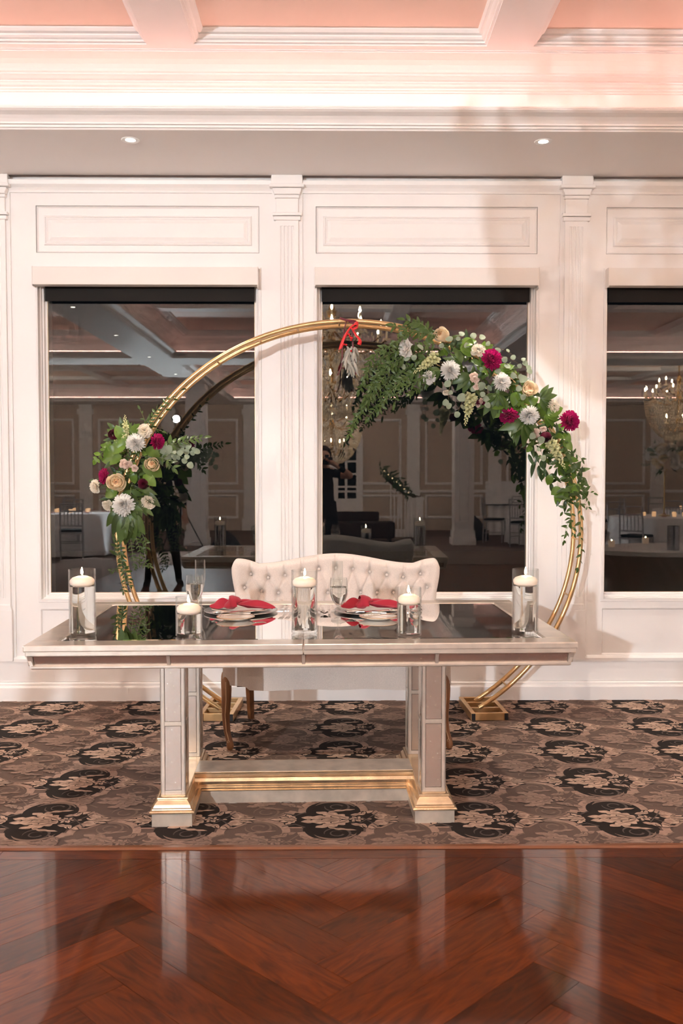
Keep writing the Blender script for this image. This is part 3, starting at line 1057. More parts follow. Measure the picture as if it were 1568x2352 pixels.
# ------------------------------------------------------------------ gilded arch of two hoops
goldpipe = M('gold_pipe', (.74, .50, .25), .30, .85, noise=(18, .10, 3))
black_plug = M('black_plastic_plug', (.01, .01, .012), .4)
AF, AB = -.395, -.232
ARC = thing('ceremony_arch', (.101, -.315, 0), label='round gold metal arch of two hoops joined by rungs on ladder feet', cat='arch')
EA, EB, EZ = 1.3115, 1.1985, 1.038
def arch_pt(t, Y):
    'world point of a hoop at angle t (degrees, 0 right, 90 top)'
    return Vector((.101 + EA * math.cos(R(t)), Y, EZ + EB * math.sin(R(t))))
T0 = math.degrees(math.asin((.048 - EZ) / EB))
seg = [T0, -22, 20, 52, 85, 111, 132, 160, 202, 180 - T0]
def loc_(p): return p - Vector((.101, -.315, 0))
for Y in (AF, AB):
    for k in range(len(seg) - 1):
        a, b = seg[k], seg[k + 1]
        n = max(6, int((b - a) / 2.2))
        pts = [loc_(arch_pt(a + (b - a) * i / n, Y)) for i in range(n + 1)]
        o = MB().tube(pts, .0132, 14).build('hoop_segment', goldpipe, ARC, smooth=60)
        if k:
            j = loc_(arch_pt(a, Y))
            d_ = (loc_(arch_pt(a + .5, Y)) - j).normalized()
            MB().tube([j - d_ * .003, j + d_ * .003], .0141, 14).build('joint_ring', goldpipe, o, smooth=60)
rung_t = [T0 + 9, T0 + 22, -17, -1.5, 13, 26, 38, 57, 66, 78.5, 92.5, 103, 113, 125, 136, 150, 170, 190, 201, 213, 225]
for t in rung_t:
    a, b = loc_(arch_pt(t, AF)), loc_(arch_pt(t, AB))
    MB().tube([a, b], .0048, 8).build('rung', goldpipe, ARC, smooth=60)
for sx, x0, x1 in ((1, .782, .968), (-1, -.72, -.552)):
    ft = thing('arch_foot', ((x0 + x1) / 2 - .101, -.312 + .315, 0), (0, 0, R(2.5 * sx)))
    ft.parent = ARC
    hw, hd, b_ = (x1 - x0) / 2, .192, .0125
    for s_ in (-1, 1):
        MB().box(s_ * hw - b_, s_ * hw + b_, -hd, hd, .003, .045).build('foot_rail', goldpipe, ft, bevel=.002)
        for e in (-1, 1):
            MB().box(s_ * hw - b_ + .002, s_ * hw + b_ - .002, e * hd - .002, e * hd + .002, .005, .043).build('end_plug', black_plug, ft)
    for y in (-hd + b_, -.062, .062, hd - b_):
        MB().box(-hw + b_, hw - b_, y - b_ * .8, y + b_ * .8, .003, .045).build('foot_crossbar', goldpipe, ft, bevel=.002)

# ------------------------------------------------------------------ glassware and candles on the table
def thin_glass(name, ior):
    'blown glass wall: clear, mirroring more at the rim'
    m = bpy.data.materials.new(name)
    m.use_nodes = True
    nt = m.node_tree
    for n in list(nt.nodes):
        nt.nodes.remove(n)
    o = nt.nodes.new('ShaderNodeOutputMaterial')
    mx = nt.nodes.new('ShaderNodeMixShader')
    t = nt.nodes.new('ShaderNodeBsdfTransparent')
    t.inputs[0].default_value = (.975, .985, .98, 1)
    g = nt.nodes.new('ShaderNodeBsdfGlossy')
    g.inputs['Roughness'].default_value = .01
    f = nt.nodes.new('ShaderNodeLayerWeight')
    f.inputs[0].default_value = .5
    pw = nt.nodes.new('ShaderNodeMath')
    pw.operation = 'POWER'
    pw.inputs[1].default_value = 3.2
    ma = nt.nodes.new('ShaderNodeMath')
    ma.operation = 'MULTIPLY_ADD'
    ma.inputs[1].default_value = .62
    ma.inputs[2].default_value = (ior - 1) ** 2 / (ior + 1) ** 2
    nt.links.new(f.outputs['Facing'], pw.inputs[0])
    nt.links.new(pw.outputs[0], ma.inputs[0])
    nt.links.new(ma.outputs[0], mx.inputs[0])
    nt.links.new(t.outputs[0], mx.inputs[1])
    nt.links.new(g.outputs[0], mx.inputs[2])
    nt.links.new(mx.outputs[0], o.inputs[0])
    return m
glass = thin_glass('clear_glass', 1.5)
water = M('clear_water', (1, 1, 1), .0, trans=1., ior=1.33)
wax = M('ivory_wax', (.90, .80, .72), .45, sss=.4, emit=(1.0, .62, .40), es=.22)  # weak emission stands in for the flame's glow in the wax
flame_m = M('candle_flame', (1, .8, .5), emit=(1.0, .72, .36), es=150)
wick_m = M('wick', (.02, .015, .01), .9)
vases = [(190, 1459, .254, 'tall cylinder vase of water at the left end of the table'), (434, 1460, .150, 'short squat cylinder vase of water in front of the left place setting'),
         (699, 1453, .244, 'tall cylinder vase of water at the middle seam of the table'), (939, 1460, .186, 'medium cylinder vase of water beside the right place setting'),
         (1205, 1454, .250, 'tall cylinder vase of water at the right end of the table')]
clabs = ['floating ivory candle in the tall vase at the left table end', 'floating ivory candle in the short squat vase', 'floating ivory candle in the tall vase at the table middle',
         'floating ivory candle in the medium-height vase', 'floating ivory candle in the tall vase at the right table end']
ZTM = ZT + .0006
for k, (px, py, hgt, lab) in enumerate(vases):
    p = atz(px, py, ZT)
    r = .0505 if k != 3 else .0465
    V = thing('cylinder_vase', (p.x, p.y, ZTM), label=lab, cat='vase', group='cylinder vases with floating candles')
    MB().lathe([(.0, 0), (r - .003, 0), (r, .003), (r, hgt - .002), (r - .0015, hgt), (r - .003, hgt - .002), (r - .003, .011), (.0, .009)], 48, cap0=False, cap1=False).build('glass', glass, V, smooth=40)
    zw = hgt - .052
    MB().lathe([(0, .0105), (r - .0036, .0125), (r - .0036, zw - .013), (0, zw - .013)], 48, cap0=False, cap1=False).build('water', water, V, smooth=40)
    Cn = thing('floating_candle', (p.x, p.y, ZTM + zw), label=clabs[k], cat='candle', group='floating candles')
    rc = r - .0042
    MB().lathe([(0, -.0125), (rc * .72, -.012), (rc * .93, -.008), (rc, .002), (rc * .99, .010), (rc * .8, .019), (rc * .4, .025), (rc * .12, .0255), (0, .0245)], 36, cap0=False, cap1=False).build('wax', wax, Cn, smooth=60)
    MB().tube([(0, 0, .0225), (.001, 0, .034)], .0011, 6).build('wick', wick_m, Cn)
    fx = random.uniform(-.003, .004)
    MB().lathe([(0, 0), (.0028, .002), (.0046, .007), (.0042, .013), (.0024, .020), (.0007, .026), (0, .028)], 14, cap0=False, cap1=False, xf=Matrix.Translation((fx, 0, .031))).build('flame', flame_m, Cn, smooth=179)

def goblet(px, py, label):
    p = atz(px, py, ZT)
    g = thing('water_goblet', (p.x, p.y, ZTM), label=label, cat='glass', group='water goblets')
    s_ = 1.0
    out = [(.0335, 0), (.0345, .002), (.026, .006), (.012, .010), (.0055, .018), (.0045, .035), (.0052, .052), (.012, .060), (.026, .078), (.0355, .102), (.0385, .125), (.0375, .150), (.0355, .178)]
    inn = [(.0345, .178), (.0365, .150), (.0375, .125), (.0345, .103), (.0250, .080), (.011, .063), (.0, .060)]
    MB().lathe([(0, 0)] + out + inn, 36, cap0=False, cap1=False).build('glass', glass, g, smooth=60)
    MB().lathe([(0, .0605), (.0105, .0635), (.0245, .0805), (.0340, .1035), (.0370, .125), (.0368, .140), (0, .140)], 36, cap0=False, cap1=False).build('water', water, g, smooth=60)
def flute(px, py, label):
    p = atz(px, py, ZT)
    g = thing('champagne_flute', (p.x, p.y, ZTM), label=label, cat='glass', group='champagne flutes')
    out = [(.030, 0), (.031, .002), (.020, .006), (.006, .012), (.0042, .03), (.0042, .070), (.008, .080), (.0185, .105), (.0235, .135), (.0240, .165), (.0235, .225)]
    inn = [(.0224, .225), (.0228, .165), (.0223, .135), (.0172, .107), (.0075, .086), (0, .083)]
    MB().lathe([(0, 0)] + out + inn, 32, cap0=False, cap1=False).build('glass', glass, g, smooth=60)
goblet(778, 1424, 'stemmed water goblet beside the right place setting')
goblet(447, 1415, 'stemmed water goblet behind the short vase at the left place setting')
flute(775, 1404, 'tall champagne flute behind the goblet at the right place setting')
flute(460, 1398, 'tall champagne flute behind the goblet at the left place setting')

# ------------------------------------------------------------------ place settings
china = M('white_china', (.90, .86, .80), .12, coat=.6)
rim_gold = M('china_rim', (.72, .45, .20), .25, .8)
chg = M('silver_charger', (.62, .60, .60), .28, .85, bump=(220, .35))
steel = M('cutlery_steel', (.80, .77, .74), .16, 1.)
napk = M('crimson_linen', (.36, .024, .043), .85, spec=.15, sheen=.25, bump=(380, .3))
def plate(name, loc, r, prof, mat, label, cat, group, rim=None, tilt=(0, 0)):
    g = thing(name, loc, (tilt[0], tilt[1], 0), label, cat, group)
    MB().lathe([(q * r, z) for q, z in prof], 64, cap0=False, cap1=False).build('dish', mat, g, smooth=50)
    if rim:
        MB().tube([(r * .985 * math.cos(2 * math.pi * k / 64), r * .985 * math.sin(2 * math.pi * k / 64), prof[-1][1] if False else rim) for k in range(64)], .0014, 6, closed=True).build('rim', rim_gold if mat is china else chg, g, smooth=179)
    return g
PCH = [(0, .0), (.66, 0), (.72, .001), (.98, .006), (1.0, .007), (1, .009), (.97, .0095), (.72, .0055), (.66, .004), (0, .004)]
PDN = [(0, 0), (.62, 0), (.68, .003), (.96, .0105), (1., .0118), (.995, .0135), (.95, .0125), (.68, .0062), (.62, .0045), (0, .0045)]
def fork(loc, rz, label, up=.0, n_t=4, L=.18):
    g = thing('fork', loc, (0, 0, rz), label, 'fork', 'forks')
    m = MB()
    def arch_z(t): return .004 + .010 * math.sin(math.pi * (.2 + .6 * t)) + .004 * max(0, t - .72) * 6 * (1 - t)
    hs = [(-.5 + i / 9 * .72) for i in range(10)]
    def wd(s_): return .0075 * (1 - (s_ + .5) / .72) ** 1.2 + .0032 + (.007 * max(0, (s_ - .02) / .2) ** 2)
    vs, fs = [], []
    for s_ in hs:
        z = arch_z(s_ + .5)
        for y, dz in ((-wd(s_), 0), (wd(s_), 0), (wd(s_), .0022), (-wd(s_), .0022)):
            vs.append((s_ * L, y, z + dz))
    for i in range(len(hs) - 1):
        for k in range(4):
            fs.append((4 * i + k, 4 * i + (k + 1) % 4, 4 * i + 4 + (k + 1) % 4, 4 * i + 4 + k))
    m.add(vs, fs)
    m.build('handle', steel, g, smooth=50)
    for t in range(n_t):
        y = (t - (n_t - 1) / 2) * .0056
        MB().tube([(.20 * L, y * .95, arch_z(.70) + .001), (.30 * L, y, arch_z(.8) + .001), (.42 * L, y, arch_z(.92) + .002), (.5 * L, y * .98, arch_z(1) + .006)], [.0017, .0016, .0015, .0009], 6).build('tine', steel, g, smooth=60)
    return g
def knife(loc, rz, label, L=.22, group='knives'):
    g = thing('knife', loc, (0, 0, rz), label, 'knife', group)
    MB().tube([(-.5 * L, 0, .006), (-.3 * L, 0, .006), (-.05 * L, 0, .006), (.02 * L, 0, .006)], [.0055, .0048, .0036, .003], 8).build('handle', steel, g, smooth=60)
    MB().prism([(.02 * L, -.004), (.3 * L, -.009), (.45 * L, -.0085), (.5 * L, -.002), (.46 * L, .0035), (.02 * L, .004)], .005, .0066, lambda u, v, a: (u, v, a)).build('blade', steel, g)
    return g
def spoon(loc, rz, label, L=.18):
    g = thing('spoon', loc, (0, 0, rz), label, 'spoon', 'spoons')
    MB().tube([(-.5 * L, 0, .005), (-.2 * L, 0, .009), (.15 * L, 0, .010), (.24 * L, 0, .006)], [.0052, .004, .0026, .003], 8).build('handle', steel, g, smooth=60)
    MB().grid(lambda u, v: (.36 * L + .14 * L * v * math.cos(2 * math.pi * u), .019 * v * math.sin(2 * math.pi * u), .001 + .008 * v * v), 20, 6, wrapu=True).build('bowl', steel, g, smooth=179)
    return g
def napkin(loc, rz, label, sx):
    g = thing('napkin', loc, (0, 0, rz), label, 'napkin', 'knotted crimson napkins')
    # the knot: a band of cloth wrapped over, and the two tails drawn through it
    def kn(u, v):
        a = 2 * math.pi * u
        w_ = (v - .5)
        rr = .029 * math.sqrt(max(.05, 1 - (w_ * 1.85) ** 2)) * (1 + .07 * math.cos(3 * a + 5 * v))
        return (.060 * w_ + .012 * math.sin(a), rr * 1.2 * math.cos(a), .027 + rr * math.sin(a))
    MB().grid(kn, 32, 18, wrapu=True).build('knot', napk, g, smooth=179)
    def band(u, v):
        a = R(-40 + 240 * u)
        x = -.020 + .030 * (v - .5) + .034 * u
        rr = .0315 + .0035 * math.sin(math.pi * v)
        return (x, rr * 1.2 * math.cos(a), .027 + rr * math.sin(a))
    o = MB().grid(band, 28, 8).build('knot_fold', napk, g, smooth=179)
    def tail(L, w0, w1, w2, seed, flip, lift):
        rg = random.Random(seed)
        ph = [rg.uniform(0, 6) for _ in range(4)]
        def fn(u, v):
            s_ = v
            w_ = w0 + (w1 - w0) * math.sin(min(1, s_ / .55) * math.pi / 2) if s_ < .55 else w1 + (w2 - w1) * ((s_ - .55) / .45) ** 1.4
            y = (u - .5) * 2 * w_
            tw = .9 * math.sin(s_ * 2.6 + ph[3])
            crown = (1 - (2 * u - 1) ** 2)
            fold = .011 * math.sin(u * 7 + ph[0] + s_ * 4) + .004 * math.sin(u * 15 + ph[1] - 3 * s_)
            z = .012 + lift * crown * (1 - s_) + fold * (1 - .4 * s_) + .012 * crown * math.sin(math.pi * s_) + tw * y * .18
            return (flip * (.014 + L * s_ + .008 * math.sin(ph[2] + 3 * u) * s_), y, max(z, .002))
        return MB().grid(fn, 26, 22)
    t1 = tail(.175, .018, .034, .004, 3, 1, .026).build('tail', napk, g, smooth=179)
    t2 = tail(.080, .018, .026, .022, 9, -1, .024).build('tail', napk, g, smooth=179)
    for o in (t1, t2):
        sd = o.modifiers.new('cloth', 'SOLIDIFY')
        sd.thickness = .0022
    return g
for k, (px, py, nm) in enumerate(((553, 1397, 'left'), (852, 1396, 'right'))):
    p = atz(px, py, .775)
    cx, cy_ = p.x, p.y
    plate('charger_plate', (cx, cy_, ZTM), .165, PCH, chg, 'round silver charger under the %s place setting' % nm, 'charger', 'silver chargers', rim=.0088)
    plate('dinner_plate', (cx, cy_, ZTM + .0046), .133, PDN, china, 'white dinner plate on the silver charger at the %s place setting' % nm, 'plate', 'dinner plates', rim=.0130)
    nx = cx - (.035 if k == 0 else .035)
    napkin((nx, cy_ - .012, ZTM + .0125), R(-7 if k == 0 else -4), 'crimson cloth napkin tied in a knot on the %s dinner plate' % nm, 1)
    bx, by = cx + (.0 if k == 0 else .02), cy_ - .225
    plate('bread_plate', (bx, by, ZTM), .082, PDN, china, 'small white bread plate in front of the %s place setting' % nm, 'plate', 'bread plates', rim=.0128)
    knife((bx + .005, by + .005, ZTM + .010), R(25), 'butter knife resting on the bread plate of the %s place setting' % nm, .15, 'butter knives')
    spoon((cx - .03, cy_ - .150, ZTM + .0095), R(172), 'dessert spoon laid on the charger edge of the %s place setting' % nm)
    fork((cx + .045, cy_ - .148, ZTM + .0095), R(16), 'dessert fork laid on the charger edge of the %s place setting' % nm, L=.16)
    fork((cx + .192, cy_ - .01, ZTM), R(-96), 'dinner fork lying beside the charger of the %s place setting' % nm, L=.19)
    fork((cx + .218, cy_ - .015, ZTM), R(-95), 'salad fork outermost beside the charger of the %s place setting' % nm, L=.17)
    knife((cx - .188, cy_ - .01, ZTM), R(-88), 'dinner knife lying beside the charger of the %s place setting' % nm, .23)
    spoon((cx - .215, cy_ - .02, ZTM), R(-86), 'soup spoon outermost beside the charger of the %s place setting' % nm)
# ------------------------------------------------------------------ flowers and greenery
def translucent(m, c, f):
    'thin tissue: part of the light passes through'
    nt = m.node_tree
    b = nt.nodes['Principled BSDF']
    o = [n for n in nt.nodes if n.type == 'OUTPUT_MATERIAL'][0]
    t = nt.nodes.new('ShaderNodeBsdfTranslucent')
    t.inputs[0].default_value = (*c, 1)
    x = nt.nodes.new('ShaderNodeMixShader')
    x.inputs[0].default_value = f
    nt.links.new(b.outputs[0], x.inputs[1])
    nt.links.new(t.outputs[0], x.inputs[2])
    nt.links.new(x.outputs[0], o.inputs[0])
    return m
def pet_mat(name, c, c2=None, rough=.65):
    if name in _m: return _m[name]
    return translucent(pet_base(name, c, c2, rough), c, .48)
def pet_base(name, c, c2=None, rough=.65):
    return M(name, c, rough, spec=.25, noise=(90, .10, 3) if c2 is None else (60, .3, 3, c2), sheen=.1, rnd=.06)
m_white = pet_mat('white_petal', (.95, .92, .885))
m_cream = pet_mat('cream_petal', (.90, .78, .58), (.90, .72, .50))
m_blush = pet_mat('blush_petal', (.90, .76, .68))
m_mag = pet_mat('magenta_petal', (.56, .012, .16), (.36, .006, .11))
m_magd = pet_mat('magenta_petal_heart', (.22, .004, .06))
m_burg = pet_mat('burgundy_petal', (.085, .003, .018), (.16, .008, .036), .45)
m_peach = pet_mat('peach_inner_petal', (.88, .60, .36), (.90, .70, .48))
m_burgd = pet_mat('burgundy_inner_petal', (.05, .002, .010), None, .45)
m_yell = pet_mat('flower_heart', (.72, .66, .42))
m_snap = pet_mat('snapdragon_petal', (.80, .80, .50))
m_leaf = M('ruscus_leaf', (.064, .108, .026), .36, spec=.5, noise=(.9, .35, 3, (.040, .078, .016)), rnd=.45)
m_leaf2 = M('broad_green_leaf', (.125, .220, .030), .33, spec=.5, noise=(1.2, .3, 3, (.075, .14, .02)), rnd=.35)
m_leafd = M('deep_green_leaf', (.034, .066, .019), .40, spec=.5, noise=(1.2, .3, 3, (.020, .044, .012)), rnd=.3)
m_euc = M('silver_eucalyptus_leaf', (.235, .285, .205), .5, spec=.3, noise=(20, .15, 3), rnd=.2)
for q_ in (m_leaf, m_leaf2, m_euc): translucent(q_, tuple(min(1, v * 1.3) for v in q_.node_tree.nodes['Principled BSDF'].inputs['Base Color'].default_value[:3]), .22)
m_stem = M('green_stem', (.13, .17, .055), .55)
m_stemb = M('brown_stem', (.12, .065, .03), .6)

def frame_z(d, roll=0.):
    'rotation that turns +Z to d'
    q = Vector(d).normalized().to_track_quat('Z', 'Y')
    return q.to_matrix().to_4x4() @ Matrix.Rotation(roll, 4, 'Z')

def petal(mb, ln, wd, cup, curl, xf, nu=3, nv=5, tipw=.6, ruff=0., rg=random):
    ph = rg.uniform(0, 6)
    def fn(u, v):
        s_ = (u - .5) * 2
        w_ = wd * (math.sin(math.pi * min(1, v * .88 + .08)) ** tipw if v < 1 else math.sin(math.pi * .96) ** tipw)
        y = v * ln
        z = cup * (s_ ** 2) * wd + curl * v * v * ln + ruff * math.sin(ph + s_ * 5) * v * wd
        return (s_ * w_, y, z)
    mb.grid(fn, nu, nv, xf)

def mum_mesh(seed, spiky=1.):
    'full chrysanthemum, unit radius, facing +Z'
    rg = random.Random(seed)
    m = MB()
    rings = [(26, 1.0, 2), (28, 1.0, 14), (27, .95, 26), (25, .86, 38), (22, .76, 49), (18, .64, 60), (14, .52, 70), (9, .40, 80)]
    for n, ln, el in rings:
        for k in range(n):
            a = 2 * math.pi * (k + rg.uniform(-.3, .3)) / n
            e = R(el + rg.uniform(-6, 6))
            xf = Matrix.Rotation(a, 4, 'Z') @ Matrix.Translation((0, .05, .02)) @ Matrix.Rotation(e, 4, 'X')
            petal(m, ln * rg.uniform(.84, 1.02), .105 * spiky, .9, .05 + .22 * math.sin(e) * (1 if el < 60 else .3), xf, 3, 4, .38, rg=rg)
    return m
def shell(m, r, a, th0, th1, half, lip, open_, xf=None):
    'petal bent round a ball of radius r: polar angle th1 (base) up to th0 (rim)'
    def fn(u, v):
        s_ = (u - .5) * 2
        th = R(th1 + (th0 - th1) * v)
        w_ = half * (math.sin(math.pi * (.12 + .62 * v)) ** .6)
        ph = a + R(w_) * s_ 
        rr = r * (1 + open_ * v + lip * max(0, v - .72) ** 2 * 12) * (1 - .05 * s_ * s_ * v)
        drop = lip * max(0, v - .72) ** 2 * 7 * r
        return (rr * math.sin(th) * math.cos(ph), rr * math.sin(th) * math.sin(ph), rr * math.cos(th) * (1 - .06 * s_ * s_) - drop)
    m.grid(fn, 8, 7, xf)
def carn_mesh(seed):
    'ruffled carnation'
    rg = random.Random(seed)
    m = MB()
    for n, ln, el, wd in [(6, 1., 10, .55), (7, .95, 30, .5), (7, .85, 48, .45), (6, .72, 64, .38), (5, .55, 78, .3)]:
        for k in range(n):
            a = 2 * math.pi * (k + rg.uniform(-.3, .3)) / n
            xf = Matrix.Rotation(a, 4, 'Z') @ Matrix.Translation((0, .05, 0)) @ Matrix.Rotation(R(el + rg.uniform(-9, 9)), 4, 'X')
            petal(m, ln, wd * .9, .35, -.05, xf, 7, 5, .35, .20, rg)
    return m
def rose_mesh(seed, tight=0.):
    'rose: petals wound round a bud, the outer ones thrown open'
    rg = random.Random(seed)
    m = MB()
    a = 0
    for k in range(22):
        t = k / 21
        a += R(137.5)
        m.cur = 1 if t < .38 else 0
        if t < .62:
            shell(m, .10 + .66 * t, a, 16 + 50 * t + rg.uniform(-5, 5), 150, 66, .05, .13)
        else:  # thrown-open outer petals
            q = (t - .62) / .38
            shell(m, .56 + .30 * q, a, 50 + (26 - 16 * tight) * q + rg.uniform(-5, 5), 150, 46, .10, .16 * (1 - tight * .6))
    m.cur = 0
    return m
def ran_mesh(seed):
    'ranunculus: a tight ball of wrapped petals'
    rg = random.Random(seed)
    m = MB()
    a = 0
    for k in range(24):
        t = k / 23
        a += R(137.5)
        m.cur = 1 if t < .4 else 0
        shell(m, .18 + .80 * t, a, 8 + 46 * t + rg.uniform(-3, 3), 165, 62, .015, .02)
    return m
def stock_mesh(seed):
    'a clump of small double blooms'
    rg = random.Random(seed)
    m = MB()
    for q in range(6):
        c = Vector((rg.uniform(-.62, .62), rg.uniform(-.62, .62), rg.uniform(-.1, .25)))
        b = Matrix.Translation(c) @ Euler((rg.uniform(-.6, .6), rg.uniform(-.6, .6), 0)).to_matrix().to_4x4()
        for n, ln, el in ((5, .44, 20), (5, .36, 48), (3, .24, 74)):
            for k in range(n):
                xf = b @ Matrix.Rotation(2 * math.pi * (k + rg.uniform(-.25, .25)) / n, 4, 'Z') @ Matrix.Rotation(R(el), 4, 'X')
                petal(m, ln, .24, .4, .0, xf, 5, 4, .35, .10, rg)
    return m
def snap_mesh(seed):
    'snapdragon spike along +Z, unit length'
    rg = random.Random(seed)
    m = MB()
    for k in range(34):
        t = k / 33
        a = k * 2.4
        r = .085 * (1 - t) ** .8 + .012
        xf = Matrix.Translation((0, 0, t)) @ Matrix.Rotation(a, 4, 'Z') @ Matrix.Translation((0, r * .8, 0)) @ Matrix.Rotation(R(35), 4, 'X')
        s_ = .10 * (1 - t) ** .7 + .022
        m.lathe([(.0, 0), (s_ * .42, s_ * .25), (s_ * .5, s_ * .7), (s_ * .3, s_ * 1.2), (0, s_ * 1.35)], 7, xf @ Matrix.Rotation(R(-70), 4, 'X'), cap0=False, cap1=False)
        if t < .62:
            for q in (-2, -1, 0, 1, 2):
                petal(m, s_ * 1.35, s_ * .6, .3, -.3, xf @ Matrix.Rotation(q * .9, 4, 'Z'), 3, 3, .4, .3, rg)
    return m
def leaf_mb(kind, seed=0):
    'a leaf of unit length along +Y with a folded midrib'
    rg = random.Random(seed)
    m = MB()
    wd, pw, fold, curl = {'ruscus': (.20, .9, .25, -.18), 'broad': (.34, .72, .18, -.22), 'round': (.46, .42, .06, -.10), 'lance': (.155, .85, .3, -.3)}[kind]
    curl *= rg.uniform(.4, 1.5)
    tw = rg.uniform(-.25, .25)
    n = 7
    vs, fs = [], []
    for j in range(n + 1):
        v = j / n
        p = v ** (.8 if kind != 'round' else .75)
        w_ = wd * max(0, math.sin(math.pi * p)) ** pw
        y, z0 = v, curl * v * v + .04 * math.sin(5 * v)
        for s_ in (-1, 0, 1):
            vs.append((s_ * w_, y, z0 + abs(s_) * fold * w_ + s_ * tw * w_ * v))
    for j in range(n):
        for i in range(2):
            a = j * 3 + i
            fs.append((a, a + 1, a + 4, a + 3))
    m.add(vs, fs)
    return m
LEAF = {k: [leaf_mb(k, s_).build('leaf', mt, smooth=179, recalc=False).data for s_ in range(3)] for k, mt in (('ruscus', m_leaf), ('broad', m_leaf2), ('round', m_euc), ('lance', m_leafd))}
FLW = {}
def fl(key, mb, mat):
    FLW[key] = mb.build('bloom', mat, smooth=179, recalc=False).data
fl('mum', mum_mesh(1), m_white); fl('mum2', mum_mesh(2, 1.15), m_white); fl('mag', mum_mesh(3, 1.25), m_mag)
fl('carn', carn_mesh(4), pet_mat('ivory_petal', (.93, .86, .75))); fl('carnw', carn_mesh(5), m_white)
fl('rose', rose_mesh(6), [m_cream, m_peach]); fl('rose2', rose_mesh(7, .6), [m_cream, m_peach]); fl('burg', ran_mesh(8), [m_burg, m_burgd])
fl('stock', stock_mesh(9), m_blush); fl('stockw', stock_mesh(10), _m['ivory_petal']); fl('snap', snap_mesh(11), m_snap)
fl('heart', MB().grid(lambda u, v: (.16 * v * math.cos(2 * math.pi * u), .16 * v * math.sin(2 * math.pi * u), .30 - .1 * v * v + .03 * math.sin(20 * u)), 14, 4, wrapu=True), m_yell)
fl('heartm', MB().grid(lambda u, v: (.22 * v * math.cos(2 * math.pi * u), .22 * v * math.sin(2 * math.pi * u), .42 - .1 * v * v), 14, 4, wrapu=True), m_magd)
for o in [o for o in bpy.data.objects if o.name.split('.')[0] in ('leaf', 'bloom') and o.parent is None]:
    bpy.data.objects.remove(o)

